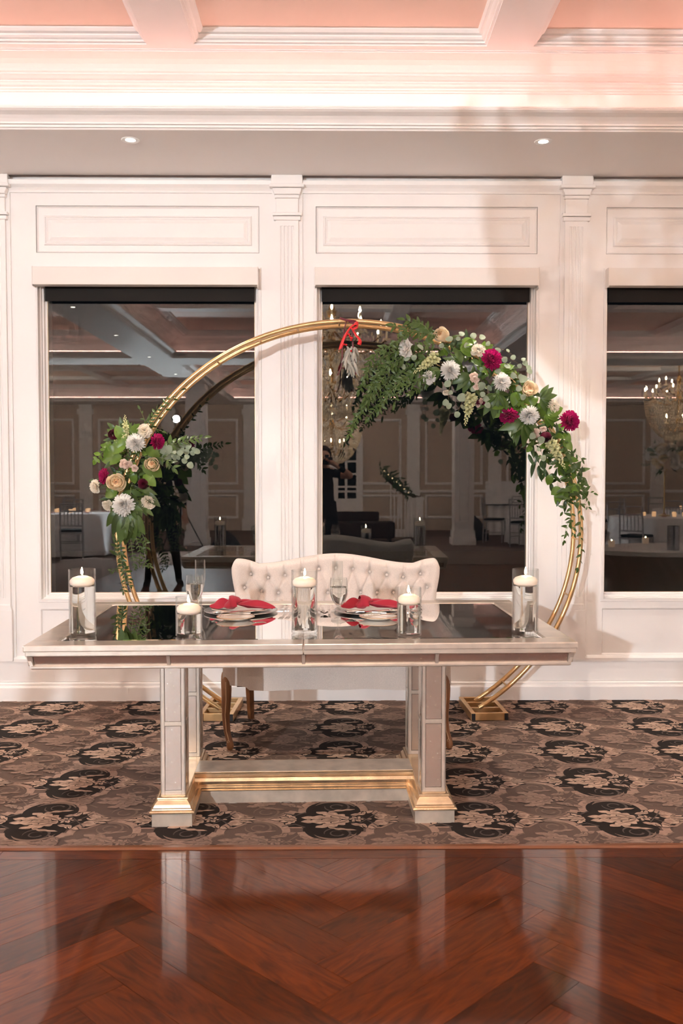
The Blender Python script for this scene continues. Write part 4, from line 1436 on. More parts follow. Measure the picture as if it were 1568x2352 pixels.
class Arr:
    'a floral arrangement: an Empty with stems, leaves and blooms as parts'
    def __init__(s, loc, label, seed):
        s.o = thing('floral_arrangement', loc, label=label, cat='flowers')
        s.L = Vector(loc)
        s.rg = random.Random(seed)
        s.n = 0
        s.extra = {}
    def put(s, name, data, mw, parent=None):
        o = bpy.data.objects.new(name, data)
        col.objects.link(o)
        o.parent = parent or s.o
        o.matrix_local = mw
        return o
    def leaf(s, p, d, up, size, kind):
        'leaf from p along d; its face turned to up'
        d = Vector(d).normalized()
        z = Vector(up) - d * Vector(up).dot(d)
        if z.length < 1e-3: z = Vector((0, -1, .2)) - d * d.dot(Vector((0, -1, .2)))
        z.normalize()
        x = d.cross(z)
        mw = Matrix.Translation(Vector(p) - s.L) @ Matrix((x, d, z)).transposed().to_4x4() @ Matrix.Diagonal((size, size, size, 1))
        data = s.rg.choice(LEAF[kind])
        s.n += 1
        if s.n <= 300:
            return s.put('leaf', data, mw)
        mb = s.extra.setdefault(kind, MB())
        mb.add([v.co for v in data.vertices], [tuple(q.vertices) for q in data.polygons], mw)
    def stem(s, pts, r=.0022, mat=None):
        MB().tube([Vector(p) - s.L for p in pts], [r * (1 - .6 * i / (len(pts) - 1)) for i in range(len(pts))], 5, caps=False).build('stem', mat or m_stem, s.o, smooth=179, recalc=False)
    def spray(s, pts, kind, size, step, spread=55, jit=.25, r=.0022, mat=None, face=(0, -1, .35), both=True, taper=.35):
        'stem with leaves left and right of it'
        P = [Vector(p) for p in pts]
        # densify with a smooth curve
        Q = []
        for i in range(len(P) - 1):
            a, b, c, d = P[max(0, i - 1)], P[i], P[i + 1], P[min(len(P) - 1, i + 2)]
            for k in range(8):
                t = k / 8
                Q.append(.5 * ((2 * b) + (c - a) * t + (2 * a - 5 * b + 4 * c - d) * t * t + (3 * b - a - 3 * c + d) * t ** 3))
        Q.append(P[-1])
        s.stem(Q[::2] + [Q[-1]], r, mat)
        ln = [0]
        for i in range(1, len(Q)): ln.append(ln[-1] + (Q[i] - Q[i - 1]).length)
        tot, t, sd = ln[-1], step * .5, 1
        while t < tot:
            i = max(k for k in range(len(ln)) if ln[k] <= t)
            i = min(i, len(Q) - 2)
            p = Q[i].lerp(Q[i + 1], (t - ln[i]) / max(1e-6, ln[i + 1] - ln[i]))
            d = (Q[i + 1] - Q[i]).normalized()
            n_ = Vector(face).normalized()
            side = d.cross(n_).normalized()
            for q in ((1, -1) if both else (sd,)):
                a = R(spread * s.rg.uniform(1 - jit, 1 + jit))
                dd = d * math.cos(a) + side * q * math.sin(a) + n_ * s.rg.uniform(-.35, .45) + Vector((s.rg.uniform(-1, 1), s.rg.uniform(-.4, .4), s.rg.uniform(-1, 1))) * jit * .6
                uu = n_ + Vector((s.rg.uniform(-.6, .6), s.rg.uniform(-.3, .3), s.rg.uniform(-.6, .6)))
                s.leaf(p, dd, uu, size * s.rg.uniform(.65, 1.25) * (1 - taper * t / tot), kind)
            sd = -sd
            t += step * s.rg.uniform(.8, 1.2)
        s.leaf(Q[-1], (Q[-1] - Q[-3]), face, size * .8, kind)
    def bloom(s, key, px, py, Y, rad_px, face=(0, -1, .15), name=None, roll=None, heart=None, sub=None):
        p = at(px, py, Y)
        r = rad_px * (Y + CAM_D) / F_PX
        mw = Matrix.Translation(p - s.L) @ frame_z(face, s.rg.uniform(0, 6) if roll is None else roll) @ Matrix.Diagonal((r, r, r, 1))
        o = s.put(name, FLW[key], mw)
        if heart:
            h_ = bpy.data.objects.new('flower_heart', FLW[heart])
            col.objects.link(h_)
            h_.parent = o
        return o
    def done(s):
        for kind, mb in s.extra.items():
            mt = {'ruscus': m_leaf, 'broad': m_leaf2, 'round': m_euc, 'lance': m_leafd}[kind]
            o = mb.build('small_leaves', mt, s.o, smooth=179, recalc=False)
            o['kind'] = 'stuff'

def P3(px, py, Y): return at(px, py, Y)
# ---- lower cluster at the left of the arch
LF = -.46
A1_ = Arr(tuple(at(310, 1100, -.40)), 'cluster of white, cream and magenta flowers low on the left curve of the arch', 21)
B = A1_.bloom
B('mum', 312, 1019, LF - .03, 23, (.1, -1, .25), 'white_chrysanthemum', heart='heart')
B('mum2', 285, 1160, LF - .04, 27, (0, -1, .05), 'white_chrysanthemum', heart='heart')
B('carn', 332, 991, LF - .01, 17, (.2, -1, .3), 'ivory_carnation')
B('carn', 221, 1117, LF, 16, (-.7, -1, -.05), 'ivory_carnation')
B('carn', 341, 1153, LF - .01, 17, (.3, -1, -.2), 'ivory_carnation')
B('stockw', 248, 1161, LF - .01, 20, (-.3, -1, -.2), 'ivory_stock_bloom')
B('stock', 297, 1074, LF - .03, 22, (0, -1, .2), 'blush_stock_bloom')
B('rose', 267, 1107, LF - .04, 23, (.1, -1, .1), 'cream_rose')
B('rose', 348, 1066, LF - .03, 18, (.35, -1, .15), 'cream_rose')
B('mag', 359, 1014, LF - .01, 19, (.85, -.8, .05), 'magenta_chrysanthemum', heart='heartm')
B('mag', 243, 1094, LF + .01, 19, (-.85, -.7, .1), 'magenta_chrysanthemum', heart='heartm')
B('burg', 262, 998, LF, 14, (-.25, -1, .1), 'burgundy_ranunculus')
B('burg', 328, 1111, LF - .03, 13, (.35, -1, -.1), 'burgundy_ranunculus')
B('snap', 289, 1012, LF, 58, (-.03, .02, 1), 'snapdragon_spike', roll=0)
B('snap', 281, 1036, LF + .01, 42, (-.4, -.2, .75), 'snapdragon_spike', roll=1)
rg = A1_.rg
core = [(290, 1010, 60), (300, 1060, 62), (290, 1110, 62), (285, 1150, 55)]
for (cx, cy_, rr) in core:
    for k in range(44):
        a = rg.uniform(0, 6.28)
        q = rr * math.sqrt(rg.uniform(.05, 1)) * .62
        c = P3(cx + q * math.cos(a), cy_ + q * math.sin(a) * .8, LF + rg.uniform(.02, .16))
        d = Vector((math.cos(a), rg.uniform(-.5, .3), -math.sin(a) + rg.uniform(-.3, .2)))
        A1_.leaf(c, d, (0, -1, .4), rg.uniform(.045, .072), rg.choice(['broad', 'ruscus', 'ruscus', 'lance']))
# big drooping ruscus leaves at the tip
for px0, py0, px1, py1, sz in [(282, 1172, 252, 1240, .12), (292, 1180, 268, 1262, .14), (300, 1185, 276, 1275, .135), (305, 1180, 300, 1262, .13), (296, 1175, 322, 1245, .125), (312, 1180, 326, 1222, .10), (270, 1170, 244, 1205, .09)]:
    a, b = P3(px0, py0, LF - .03), P3(px1, py1, LF - .05)
    A1_.leaf(a, b - a, (rg.uniform(-.2, .2), -1, .1), sz * 1.25, 'ruscus')
A1_.spray([P3(300, 1120, LF), P3(300, 1180, LF - .03), P3(292, 1215, LF - .04)], 'ruscus', .08, .03)
# broad leaves at the sides
for px0, py0, px1, py1, k_ in [(290, 1020, 240, 1040, 'broad'), (280, 1050, 222, 1055, 'broad'), (270, 1030, 228, 1048, 'broad'), (270, 1130, 235, 1140, 'broad'), (290, 1030, 255, 985, 'broad'), (330, 1090, 362, 1120, 'broad'), (320, 1120, 360, 1135, 'ruscus'), (330, 1060, 375, 1100, 'broad'),
                              (310, 1150, 325, 1200, 'ruscus'), (330, 1130, 370, 1165, 'ruscus'), (320, 1150, 338, 1185, 'ruscus'), (280, 1010, 265, 970, 'broad'), (300, 1000, 318, 968, 'broad'), (335, 1030, 372, 1050, 'broad'), (262, 1060, 236, 1075, 'ruscus'), (330, 1165, 352, 1184, 'ruscus')]:
    a, b = P3(px0, py0, LF - .01), P3(px1, py1, LF - .03)
    A1_.leaf(a, b - a, (rg.uniform(-.3, .3), -1, .3), (b - a).length * (.85 if k_ == 'broad' else .95), k_)
# eucalyptus and ruscus reaching right
A1_.spray([P3(345, 1040, LF + .02), P3(390, 1022, LF + .03), P3(430, 1012, LF + .05), P3(468, 1005, LF + .05)], 'ruscus', .058, .024, face=(0, -1, .5))
A1_.spray([P3(345, 1045, LF + .02), P3(385, 1040, LF), P3(420, 1050, LF), P3(432, 1062, LF)], 'round', .050, .035, face=(0, -1, .2))
A1_.spray([P3(350, 1050, LF), P3(380, 1055, LF - .02), P3(398, 1075, LF - .02)], 'ruscus', .055, .028)
A1_.spray([P3(340, 1060, LF + .05), P3(400, 1030, LF + .08), P3(445, 1035, LF + .10)], 'round', .048, .03)
A1_.spray([P3(300, 1010, LF + .02), P3(255, 1020, LF), P3(222, 1055, LF)], 'broad', .05, .03)
# vines climbing the hoop
def on_arch(t, dy=-.015, dr=0.):
    p = arch_pt(t, AF)
    c = Vector((.101, AF, EZ))
    return p + (p - c).normalized() * dr + Vector((0, dy, 0))
A1_.spray([on_arch(t, -.02 + .02 * math.sin(t), .01 * math.cos(t * 2)) for t in (186, 178, 171, 164, 157, 150, 144, 139)], 'ruscus', .05, .024, spread=50, face=(-.2, -1, .3))
A1_.spray([on_arch(t, .02, .02 * math.sin(t * 3)) for t in (180, 170, 160, 150, 142, 136)], 'ruscus', .042, .034, spread=60, face=(-.2, -1, .3), both=False)
for t, dx, dz in [(168, -.13, .03), (163, -.13, .10), (158, -.10, .07), (170, .10, .05), (160, .12, .03), (151, .10, .00), (154, -.05, .10), (150, -.03, .10), (165, -.16, .00)]:
    a = on_arch(t)
    b = a + Vector((dx, -.03, dz))
    A1_.spray([a, a.lerp(b, .5) + Vector((0, -.01, .015)), b], 'ruscus', .040, .036, spread=50, both=False)
# vines hanging down beside the pipe
for pts in ([(315, 1175), (322, 1215), (335, 1250), (330, 1285), (345, 1300)], [(310, 1180), (312, 1230), (322, 1270), (318, 1295), (332, 1300)], [(300, 1190), (300, 1240), (306, 1285), (310, 1305)],
            [(275, 1255), (278, 1300), (268, 1312), (254, 1310)], [(280, 1270), (285, 1310), (288, 1335), (284, 1358)], [(285, 1300), (292, 1320), (300, 1345)]):
    A1_.spray([P3(x, y, LF - .02 + rg.uniform(-.02, .02)) for x, y in pts], 'ruscus', .033, .021, spread=60, jit=.4, r=.0013)
A1_.done()

# ---- long garland at the upper right of the arch
A2_ = Arr(tuple(at(1130, 880, -.40)), 'long garland of white, magenta and cream flowers on the upper right of the arch', 33)
B = A2_.bloom
rg = A2_.rg
B('rose2', 1013, 769, LF - .02, 21, (-.45, -.8, .25), 'cream_rose')
B('rose', 1215, 893, LF - .05, 20, (.15, -1, .3), 'cream_rose')
B('carnw', 935, 801, LF - .03, 23, (-.9, -.6, .1), 'white_lisianthus')
B('mum', 1033, 852, LF - .05, 24, (.1, -1, .1), 'white_chrysanthemum', heart='heart')
B('mum2', 987, 867, LF - .04, 17, (-.7, -1, -.3), 'white_chrysanthemum')
B('mum', 1150, 878, LF - .07, 22, (.2, -1, .2), 'white_chrysanthemum', heart='heart')
B('mum2', 1214, 952, LF - .05, 24, (.05, -.9, -.45), 'white_chrysanthemum')
B('carn', 1098, 807, LF - .04, 17, (-.1, -1, .35), 'ivory_carnation')
B('stock', 1088, 878, LF - .06, 20, (-.1, -1, -.05), 'blush_stock_bloom')
B('carn', 1269, 934, LF - .02, 16, (.3, -1, .2), 'ivory_carnation')
B('stockw', 1025, 900, LF - .03, 14, (-.2, -1, -.5), 'ivory_stock_bloom')
B('stock', 1237, 994, LF - .03, 22, (-.1, -1, -.4), 'blush_stock_bloom')
B('stock', 1100, 925, LF - .03, 12, (0, -1, -.3), 'blush_stock_bloom')
B('mag', 1127, 827, LF - .06, 25, (.25, -1, .15), 'magenta_chrysanthemum', heart='heartm')
B('mag', 1169, 953, LF - .03, 23, (-.1, -.75, -.75), 'magenta_chrysanthemum', heart='heartm')
B('mag', 1305, 967, LF - .02, 25, (.35, -1, .05), 'magenta_chrysanthemum', heart='heartm')
B('burg', 1104, 928, LF - .02, 12, (-.2, -1, -.5), 'burgundy_ranunculus')
B('burg', 1253, 1004, LF - .04, 14, (0, -.8, -.6), 'burgundy_ranunculus')
B('snap', 1003, 818, LF - .03, 68, (-.75, -.15, -.55), 'snapdragon_spike', roll=0)
B('snap', 1083, 906, LF - .02, 72, (-.22, -.05, -1), 'snapdragon_spike', roll=1)
B('snap', 1262, 1010, LF - .02, 74, (.42, -.05, -.8), 'snapdragon_spike', roll=2)
# body of the garland: broad and ruscus leaves along the hoop
for k in range(230):
    t = rg.uniform(9, 66)
    mid = 1 - abs(t - 38) / 34
    c = arch_pt(t, AF)
    inward = (Vector((.101, AF, EZ)) - c).normalized()
    off = rg.uniform(-.07, .16) * (.35 + .65 * mid) + (.02 if t < 50 else .0)
    p = c + inward * off + Vector((0, rg.uniform(-.075, .10), 0))
    a = rg.uniform(0, 6.28)
    d = Vector((math.cos(a), rg.uniform(-.6, .3), math.sin(a) * .9 - .25))
    kd = rg.choice(['broad', 'ruscus', 'ruscus', 'ruscus', 'lance', 'broad', 'lance'])
    A2_.leaf(p, d, (rg.uniform(-.3, .3), -1, .5), rg.uniform(.042, .072) * (.62 if kd == 'round' else 1), kd)
for k in range(130):
    t = rg.uniform(11, 64)
    c = arch_pt(t, AF)
    inward = (Vector((.101, AF, EZ)) - c).normalized()
    tang = Vector((-inward.z, 0, inward.x))
    p = c + inward * rg.uniform(-.035, .055) + Vector((0, rg.uniform(-.075, -.02), 0))
    d = tang * rg.uniform(-1, 1) + inward * rg.uniform(-.9, .9) + Vector((0, -.25, 0))
    A2_.leaf(p, d, (rg.uniform(-.5, .5), -1, .4), rg.uniform(.045, .075), rg.choice(['broad', 'ruscus', 'ruscus', 'lance']))
# large bright leaf fans facing the room
for cx, cy_, dx, dy, kd, n_, sz in [(1145, 850, 40, 10, 'broad', 4, .10), (1080, 860, -20, 50, 'ruscus', 5, .135), (1140, 905, -10, 55, 'ruscus', 5, .15), (1205, 965, -10, 60, 'ruscus', 6, .155), (1060, 835, -60, -25, 'ruscus', 5, .11), (1240, 915, 50, 0, 'ruscus', 6, .105),
                                    (1010, 850, -50, 25, 'ruscus', 4, .09), (1255, 950, 45, 25, 'broad', 5, .10), (1160, 930, -35, 25, 'broad', 4, .10), (1060, 790, 50, 15, 'broad', 4, .085), (1185, 900, 20, 45, 'broad', 4, .10)]:
    a = P3(cx, cy_, LF - .03)
    for q in range(n_):
        ang = math.atan2(dy, dx) + (q - (n_ - 1) / 2) * .42
        b = P3(cx + 50 * math.cos(ang), cy_ + 50 * math.sin(ang), LF - .05)
        A2_.leaf(a, b - a, (rg.uniform(-.5, .5), -1, .35 + rg.uniform(-.3, .3)), sz * rg.uniform(.7, 1.0), kd)
# silver eucalyptus
for pts in ([(1095, 800), (1130, 795), (1165, 808), (1200, 830)], [(1110, 815), (1160, 820), (1195, 838), (1210, 848)], [(1060, 800), (1075, 780), (1100, 775)], [(1090, 880), (1100, 905), (1115, 925)], [(1100, 870), (1118, 890), (1120, 915)],
            [(1040, 870), (1030, 900), (1030, 925)], [(1000, 790), (1030, 785), (1055, 770)], [(980, 800), (950, 815), (930, 838)], [(1225, 985), (1235, 1015), (1245, 1045)], [(1180, 850), (1195, 880), (1200, 905)], [(1075, 905), (1060, 925), (1052, 945)],
            [(1130, 850), (1160, 845), (1190, 862)]):
    A2_.spray([P3(x, y, LF - .05 + rg.uniform(-.03, .03)) for x, y in pts], 'round', .046, .050, spread=65, r=.0014, mat=m_stemb, both=False)
# the loose ruscus curtain falling to the left
CUR = [[(1010, 770), (950, 765), (900, 790), (870, 830)], [(1000, 790), (930, 800), (880, 840), (850, 890)], [(990, 800), (920, 830), (870, 880), (835, 940)], [(980, 820), (910, 860), (860, 910), (820, 960), (800, 1000)],
       [(960, 800), (900, 810), (850, 850), (825, 900)], [(975, 840), (930, 870), (890, 910), (870, 945)], [(1000, 850), (950, 880), (915, 900), (905, 930)], [(950, 810), (880, 850), (840, 920), (812, 975)], [(990, 830), (930, 850), (870, 880), (838, 915)],
       [(930, 790), (880, 800), (850, 830), (836, 870)], [(1000, 870), (965, 890), (940, 905)], [(960, 850), (905, 885), (865, 935), (845, 962)]]
for pts in CUR:
    A2_.spray([P3(x, y, LF - .01 + rg.uniform(-.06, .05)) for x, y in pts], 'ruscus', .044, .019, spread=46, jit=.6, r=.0016)
# sprig at the crown of the hoop
for pts in ([(1000, 770), (960, 762), (920, 752), (905, 748)], [(985, 765), (960, 745), (930, 735)], [(990, 768), (970, 745), (945, 742), (925, 760)]):
    A2_.spray([P3(x, y, LF - .01) for x, y in pts], 'ruscus', .062, .032, spread=50)
# underside: dark leaves hanging towards the glass
for k in range(34):
    t = rg.uniform(20, 56)
    c = arch_pt(t, AB + .03)
    inward = (Vector((.101, AB, EZ)) - c).normalized()
    p = c + inward * rg.uniform(.0, .15)
    A2_.leaf(p, Vector((rg.uniform(-.6, .6), rg.uniform(-.2, .5), -1)), (0, 1, .3), rg.uniform(.06, .10), 'lance')
# smilax trailing down the right pipe
A2_.spray([on_arch(t, -.02, .008 * math.sin(t)) for t in (14, 9, 4, -1, -6, -9)], 'ruscus', .046, .034, spread=48, face=(.1, -1, .3), both=False)
for pts in ([(1290, 1000), (1305, 1040), (1320, 1075), (1330, 1110)], [(1300, 1030), (1315, 1060), (1325, 1090)], [(1318, 1110), (1340, 1125), (1362, 1133)], [(1325, 1120), (1345, 1140), (1350, 1150)], [(1310, 1140), (1300, 1160), (1292, 1175)],
            [(1315, 1180), (1303, 1205), (1296, 1230), (1294, 1242)], [(1312, 1160), (1310, 1190), (1300, 1225)], [(1322, 1150), (1336, 1158), (1350, 1165)], [(1285, 1040), (1275, 1062), (1268, 1070)], [(1318, 1190), (1312, 1215), (1316, 1225)],
            [(1295, 1035), (1325, 1045), (1335, 1055)], [(1305, 1070), (1330, 1080), (1338, 1100)]):
    A2_.spray([P3(x, y, LF - .015 + rg.uniform(-.02, .02)) for x, y in pts], 'ruscus', .042, .030, spread=55, jit=.4, r=.0012, both=False)
A2_.done()

# ---- mistletoe bunch tied to the crown of the arch
MT = thing('mistletoe_bunch', tuple(at(803, 745, -.42)), label='frosted mistletoe bunch hung from the arch by red and wine ribbons', cat='mistletoe')
ML = Vector(MT.location)
frost = M('frosted_leaf', (.40, .385, .33), .6, noise=(60, .3, 3), rnd=.15)
wine = M('wine_ribbon', (.13, .008, .022), .35, sheen=.3)
redr = M('red_ribbon', (.72, .018, .02), .4, sheen=.3)
berry = M('red_berry', (.62, .01, .015), .2, coat=.5)
fl_ = leaf_mb('lance', 5)
fdat = None
rgm = random.Random(5)
for k in range(78):
    t = rgm.random()
    p = at(803 + rgm.uniform(-9, 12), 795 + 50 * t, -.42) - ML + Vector((0, rgm.uniform(-.03, .03), 0))
    d = Vector((rgm.uniform(-.7, .7), rgm.uniform(-.5, .4), -1))
    z = Vector((rgm.uniform(-.5, .5), -1, 0))
    z = (z - d.normalized() * z.dot(d.normalized())).normalized()
    x = d.normalized().cross(z)
    if fdat is None:
        o = fl_.build('frosted_leaf', frost, MT, smooth=179, recalc=False)
        fdat = o.data
    else:
        o = bpy.data.objects.new('frosted_leaf', fdat)
        col.objects.link(o)
        o.parent = MT
    o.matrix_local = Matrix.Translation(p) @ Matrix((x, d.normalized(), z)).transposed().to_4x4() @ Matrix.Diagonal((.045, .062, .05, 1))
def ribbon(pts, w_, mat, name, dirw=(1, 0, .15)):
    P = [at(x, y, Y) - ML for x, y, Y in pts]
    Q = []
    for i in range(len(P) - 1):
        a, b, c, d = P[max(0, i - 1)], P[i], P[i + 1], P[min(len(P) - 1, i + 2)]
        for k in range(6):
            t = k / 6
            Q.append(.5 * ((2 * b) + (c - a) * t + (2 * a - 5 * b + 4 * c - d) * t * t + (3 * b - a - 3 * c + d) * t ** 3))
    Q.append(P[-1])
    m = MB()
    vs = []
    for i, p in enumerate(Q):
        tw = Matrix.Rotation(.5 * math.sin(i * .4), 3, 'Z') @ Vector(dirw).normalized()
        vs += [p - tw * w_, p + tw * w_]
    m.add(vs, [(2 * i, 2 * i + 2, 2 * i + 3, 2 * i + 1) for i in range(len(Q) - 1)])
    o = m.build(name, mat, MT, smooth=179, recalc=False)
    sd = o.modifiers.new('cloth', 'SOLIDIFY')
    sd.thickness = .0012
ribbon([(780, 730, -.42), (795, 735, -.44), (815, 738, -.43), (821, 745, -.42), (812, 748, -.42)], .006, wine, 'wine_bow_loop', (.2, 0, 1))
ribbon([(801, 738, -.43), (812, 742, -.44), (822, 748, -.42)], .008, wine, 'wine_bow_loop', (.2, 0, 1))
ribbon([(809, 748, -.425), (810, 790, -.43), (814, 830, -.43), (817, 860, -.43)], .0045, wine, 'wine_tail')
ribbon([(795, 738, -.42), (790, 760, -.42), (786, 800, -.43), (784, 840, -.43), (775, 862, -.43)], .0035, wine, 'wine_tail')
ribbon([(808, 748, -.43), (796, 765, -.44), (786, 785, -.435), (782, 802, -.43)], .013, redr, 'red_tail', (1, 0, .5))
ribbon([(808, 752, -.43), (818, 770, -.44), (826, 782, -.435), (824, 792, -.43)], .011, redr, 'red_tail', (1, 0, -.3))
ribbon([(806, 750, -.43), (818, 742, -.45), (822, 750, -.44), (810, 756, -.43)], .010, redr, 'red_bow_loop', (.3, 0, 1))
bd = None
for x, y in [(801, 768), (805, 776), (808, 776), (806, 781), (790, 791), (806, 806), (803, 772), (795, 792)]:
    if bd is None:
        bd = MB().lathe([(0, -.006), (.0042, -.0042), (.006, 0), (.0042, .0042), (0, .006)], 10, cap0=False, cap1=False).build('berry', berry, MT, smooth=179)
        o = bd
    else:
        o = link_copy(bd, MT)
    o.location = at(x, y, -.455) - ML
# ------------------------------------------------------------------ what the windows mirror: the ballroom behind the camera
brass = M('chandelier_brass', (.70, .44, .17), .25, 1.)
bulb_m = bpy.data.materials.new('glowing_bulb_glass')
bulb_m.use_nodes = True
nt = bulb_m.node_tree
for n in list(nt.nodes):
    nt.nodes.remove(n)
o_ = nt.nodes.new('ShaderNodeOutputMaterial')
ad = nt.nodes.new('ShaderNodeAddShader')
tr = nt.nodes.new('ShaderNodeBsdfTransparent')
tr.inputs[0].default_value = (.97, .97, .97, 1)
em = nt.nodes.new('ShaderNodeEmission')
em.inputs[0].default_value = (1, .78, .48, 1)
em.inputs[1].default_value = 40
nt.links.new(tr.outputs[0], ad.inputs[0])
nt.links.new(em.outputs[0], ad.inputs[1])
nt.links.new(ad.outputs[0], o_.inputs[0])
bulb_m.cycles.emission_sampling = 'NONE'
sleeve = M('candle_sleeve', (.85, .74, .55), .5, emit=(1, .7, .4), es=.6)
cry = bpy.data.materials.new('cut_crystal')
cry.use_nodes = True
nt = cry.node_tree
for n in list(nt.nodes):
    nt.nodes.remove(n)
o_ = nt.nodes.new('ShaderNodeOutputMaterial')
mx = nt.nodes.new('ShaderNodeMixShader')
mx.inputs[0].default_value = .72
m2 = nt.nodes.new('ShaderNodeMixShader')
m2.inputs[0].default_value = .62
tr = nt.nodes.new('ShaderNodeBsdfTransparent')
gl = nt.nodes.new('ShaderNodeBsdfGlossy')
gl.inputs['Roughness'].default_value = .08
gl.inputs[0].default_value = (1, .94, .84, 1)
df_ = nt.nodes.new('ShaderNodeBsdfTranslucent')
df_.inputs[0].default_value = (.95, .84, .66, 1)
nt.links.new(tr.outputs[0], mx.inputs[1])
nt.links.new(m2.outputs[0], mx.inputs[2])
nt.links.new(gl.outputs[0], m2.inputs[1])
nt.links.new(df_.outputs[0], m2.inputs[2])
nt.links.new(mx.outputs[0], o_.inputs[0])
def octa(mb, p, r, h_, rot=0.):
    c, s_ = math.cos(rot) * r, math.sin(rot) * r
    x, y, z = p
    mb.add([(x + c, y + s_, z), (x - s_, y + c, z), (x - c, y - s_, z), (x + s_, y - c, z), (x, y, z + h_ * .7), (x, y, z - h_)],
           [(0, 1, 4), (1, 2, 4), (2, 3, 4), (3, 0, 4), (1, 0, 5), (2, 1, 5), (3, 2, 5), (0, 3, 5)])
rgc = random.Random(3)
CH = thing('chandelier', (*CHANDS[0], 2.0), label='crystal chandelier of brass arms over the dance floor, mirrored large in the middle window', cat='chandelier', group='ballroom chandeliers')
Z0 = 2.0
MB().lathe([(.09, 1.53), (.085, 1.50), (.03, 1.47), (.012, 1.45), (.012, 1.30), (.03, 1.27), (.05, 1.2), (.03, 1.1), (.02, 1.0), (.045, .92), (.06, .82), (.03, .72), (.015, .60), (.03, .5), (.05, .42), (.02, .34), (0, .30)], 20).build('stem', brass, CH, smooth=50)
arm_d = None
for k, (bx, by, bz) in enumerate(BULBS):
    a = math.atan2(by, bx)
    r = math.hypot(bx, by)
    zt = bz - Z0
    MB().tube([(.03 * math.cos(a), .03 * math.sin(a), zt - .20), (.35 * r * math.cos(a), .35 * r * math.sin(a), zt - .30), (.75 * r * math.cos(a), .75 * r * math.sin(a), zt - .24), (bx, by, zt - .13)], .008, 6).build('arm', brass, CH, smooth=60)
    MB().lathe([(0, zt - .14), (.035, zt - .13), (.045, zt - .115), (.012, zt - .118), (.012, zt - .03), (0, zt - .03)], 12, Matrix.Translation((bx, by, 0)), cap0=False, cap1=False).build('candle_cup', sleeve, CH, smooth=50)
    MB().lathe([(0, zt - .03), (.011, zt - .012), (.014, zt + .004), (.008, zt + .03), (0, zt + .05)], 10, Matrix.Translation((bx, by, 0)), cap0=False, cap1=False).build('bulb', bulb_m, CH, smooth=179)
cr = MB()
for j in range(26):
    t = j / 25
    r = .60 * math.cos(t * 1.45) + .02
    z = .78 - .74 * math.sin(t * 1.5) ** 1.1
    n = max(6, int(120 * r))
    for k in range(n):
        a = 2 * math.pi * (k + .5 * (j % 2)) / n
        octa(cr, (r * math.cos(a), r * math.sin(a), z + rgc.uniform(-.01, .01)), .014, .03, rgc.uniform(0, 3))
for k in range(12):
    a = 2 * math.pi * k / 12
    for q in range(12):
        t = q / 11
        r = .06 + (.56) * t
        octa(cr, (r * math.cos(a), r * math.sin(a), 1.22 - .34 * math.sin(t * 1.57)), .010, .016, rgc.uniform(0, 3))
    for q in range(7):
        octa(cr, (.62 * math.cos(a) + rgc.uniform(-.03, .03), .62 * math.sin(a) + rgc.uniform(-.03, .03), .88 - .045 * q), .011, .022, rgc.uniform(0, 3))
for k in range(650):
    a, r = rgc.uniform(0, 6.28), rgc.uniform(.1, .5)
    octa(cr, (r * math.cos(a), r * math.sin(a), rgc.uniform(.30, 1.12)), .014, .028, rgc.uniform(0, 3))
o = cr.build('crystal_drops', cry, CH, recalc=False)
o['kind'] = 'stuff'
clab = ['', 'crystal chandelier over the guest tables, mirrored at the edge of the right window', 'unseen crystal chandelier added for ambient light in the bay left of the dance floor, near the windows',
        'unseen crystal chandelier added for ambient light in the bay right of the dance floor, near the windows', 'unseen crystal chandelier added for ambient light in the far middle bay of the ballroom', 'unseen crystal chandelier added for ambient light in the far bay behind the strobe light']
for i in range(1, 6):
    c = copy_tree(CH)
    c.location = (*CHANDS[i], 2.0 - (.42 if i > 1 else 0))
    c['label'] = clab[i]

# ---- strobe on its stand
blk = M('black_metal', (.015, .015, .017), .45)
ST_ = thing('light_stand', (FLASH[0] + .05, FLASH[1] - .12, 0), label='black tripod light stand with a bare strobe head in front of the left pillar', cat='light stand')
for k in range(3):
    a = R(90 + 120 * k)
    MB().tube([(0, 0, .85), (.45 * math.cos(a), .45 * math.sin(a), .012)], .011, 8).build('leg', blk, ST_, smooth=60)
MB().tube([(0, 0, .3), (0, 0, 1.4), (0, 0, 2.36)], [.016, .014, .010], 10).build('pole', blk, ST_, smooth=60)
hd = MB().tube([(-.05, -.16, .0), (-.05, .02, 0)], .055, 20, xf=Matrix.Translation((0, 0, FLASH[2]))).build('strobe_head', blk, ST_, smooth=50)
MB().lathe([(.05, 0), (.085, .03), (.088, .03), (.053, -.004)], 24, Matrix.Translation((-.05, .02, FLASH[2])) @ Matrix.Rotation(R(-90), 4, 'X'), closed=True).build('reflector', M('reflector_silver', (.8, .8, .8), .2, 1.), hd, smooth=50)
bagm = MB().grid(lambda u, v: (.30 * math.cos(2 * math.pi * u) * math.sin(math.pi * min(.999, v * .5 + .5)) ** .6, .2 * math.sin(2 * math.pi * u) * math.sin(math.pi * min(.999, v * .5 + .5)) ** .6, .34 * v ** 1.4), 20, 8, wrapu=True)
bg = bagm.build('equipment_bag', M('black_nylon', (.012, .012, .013), .7), smooth=179)
bg.location = (-2.0, -11.45, .0)
tag(bg, 'black equipment bag slumped on the floor beside the light stand', 'bag')
bg2 = bagm.build('equipment_bag', _m['black_nylon'], smooth=179)
bg2.location = (3.02, -13.75, 0)
bg2.scale = (1.2, 1.2, 1.6)
tag(bg2, 'black equipment bag lying by the right pillar', 'bag')

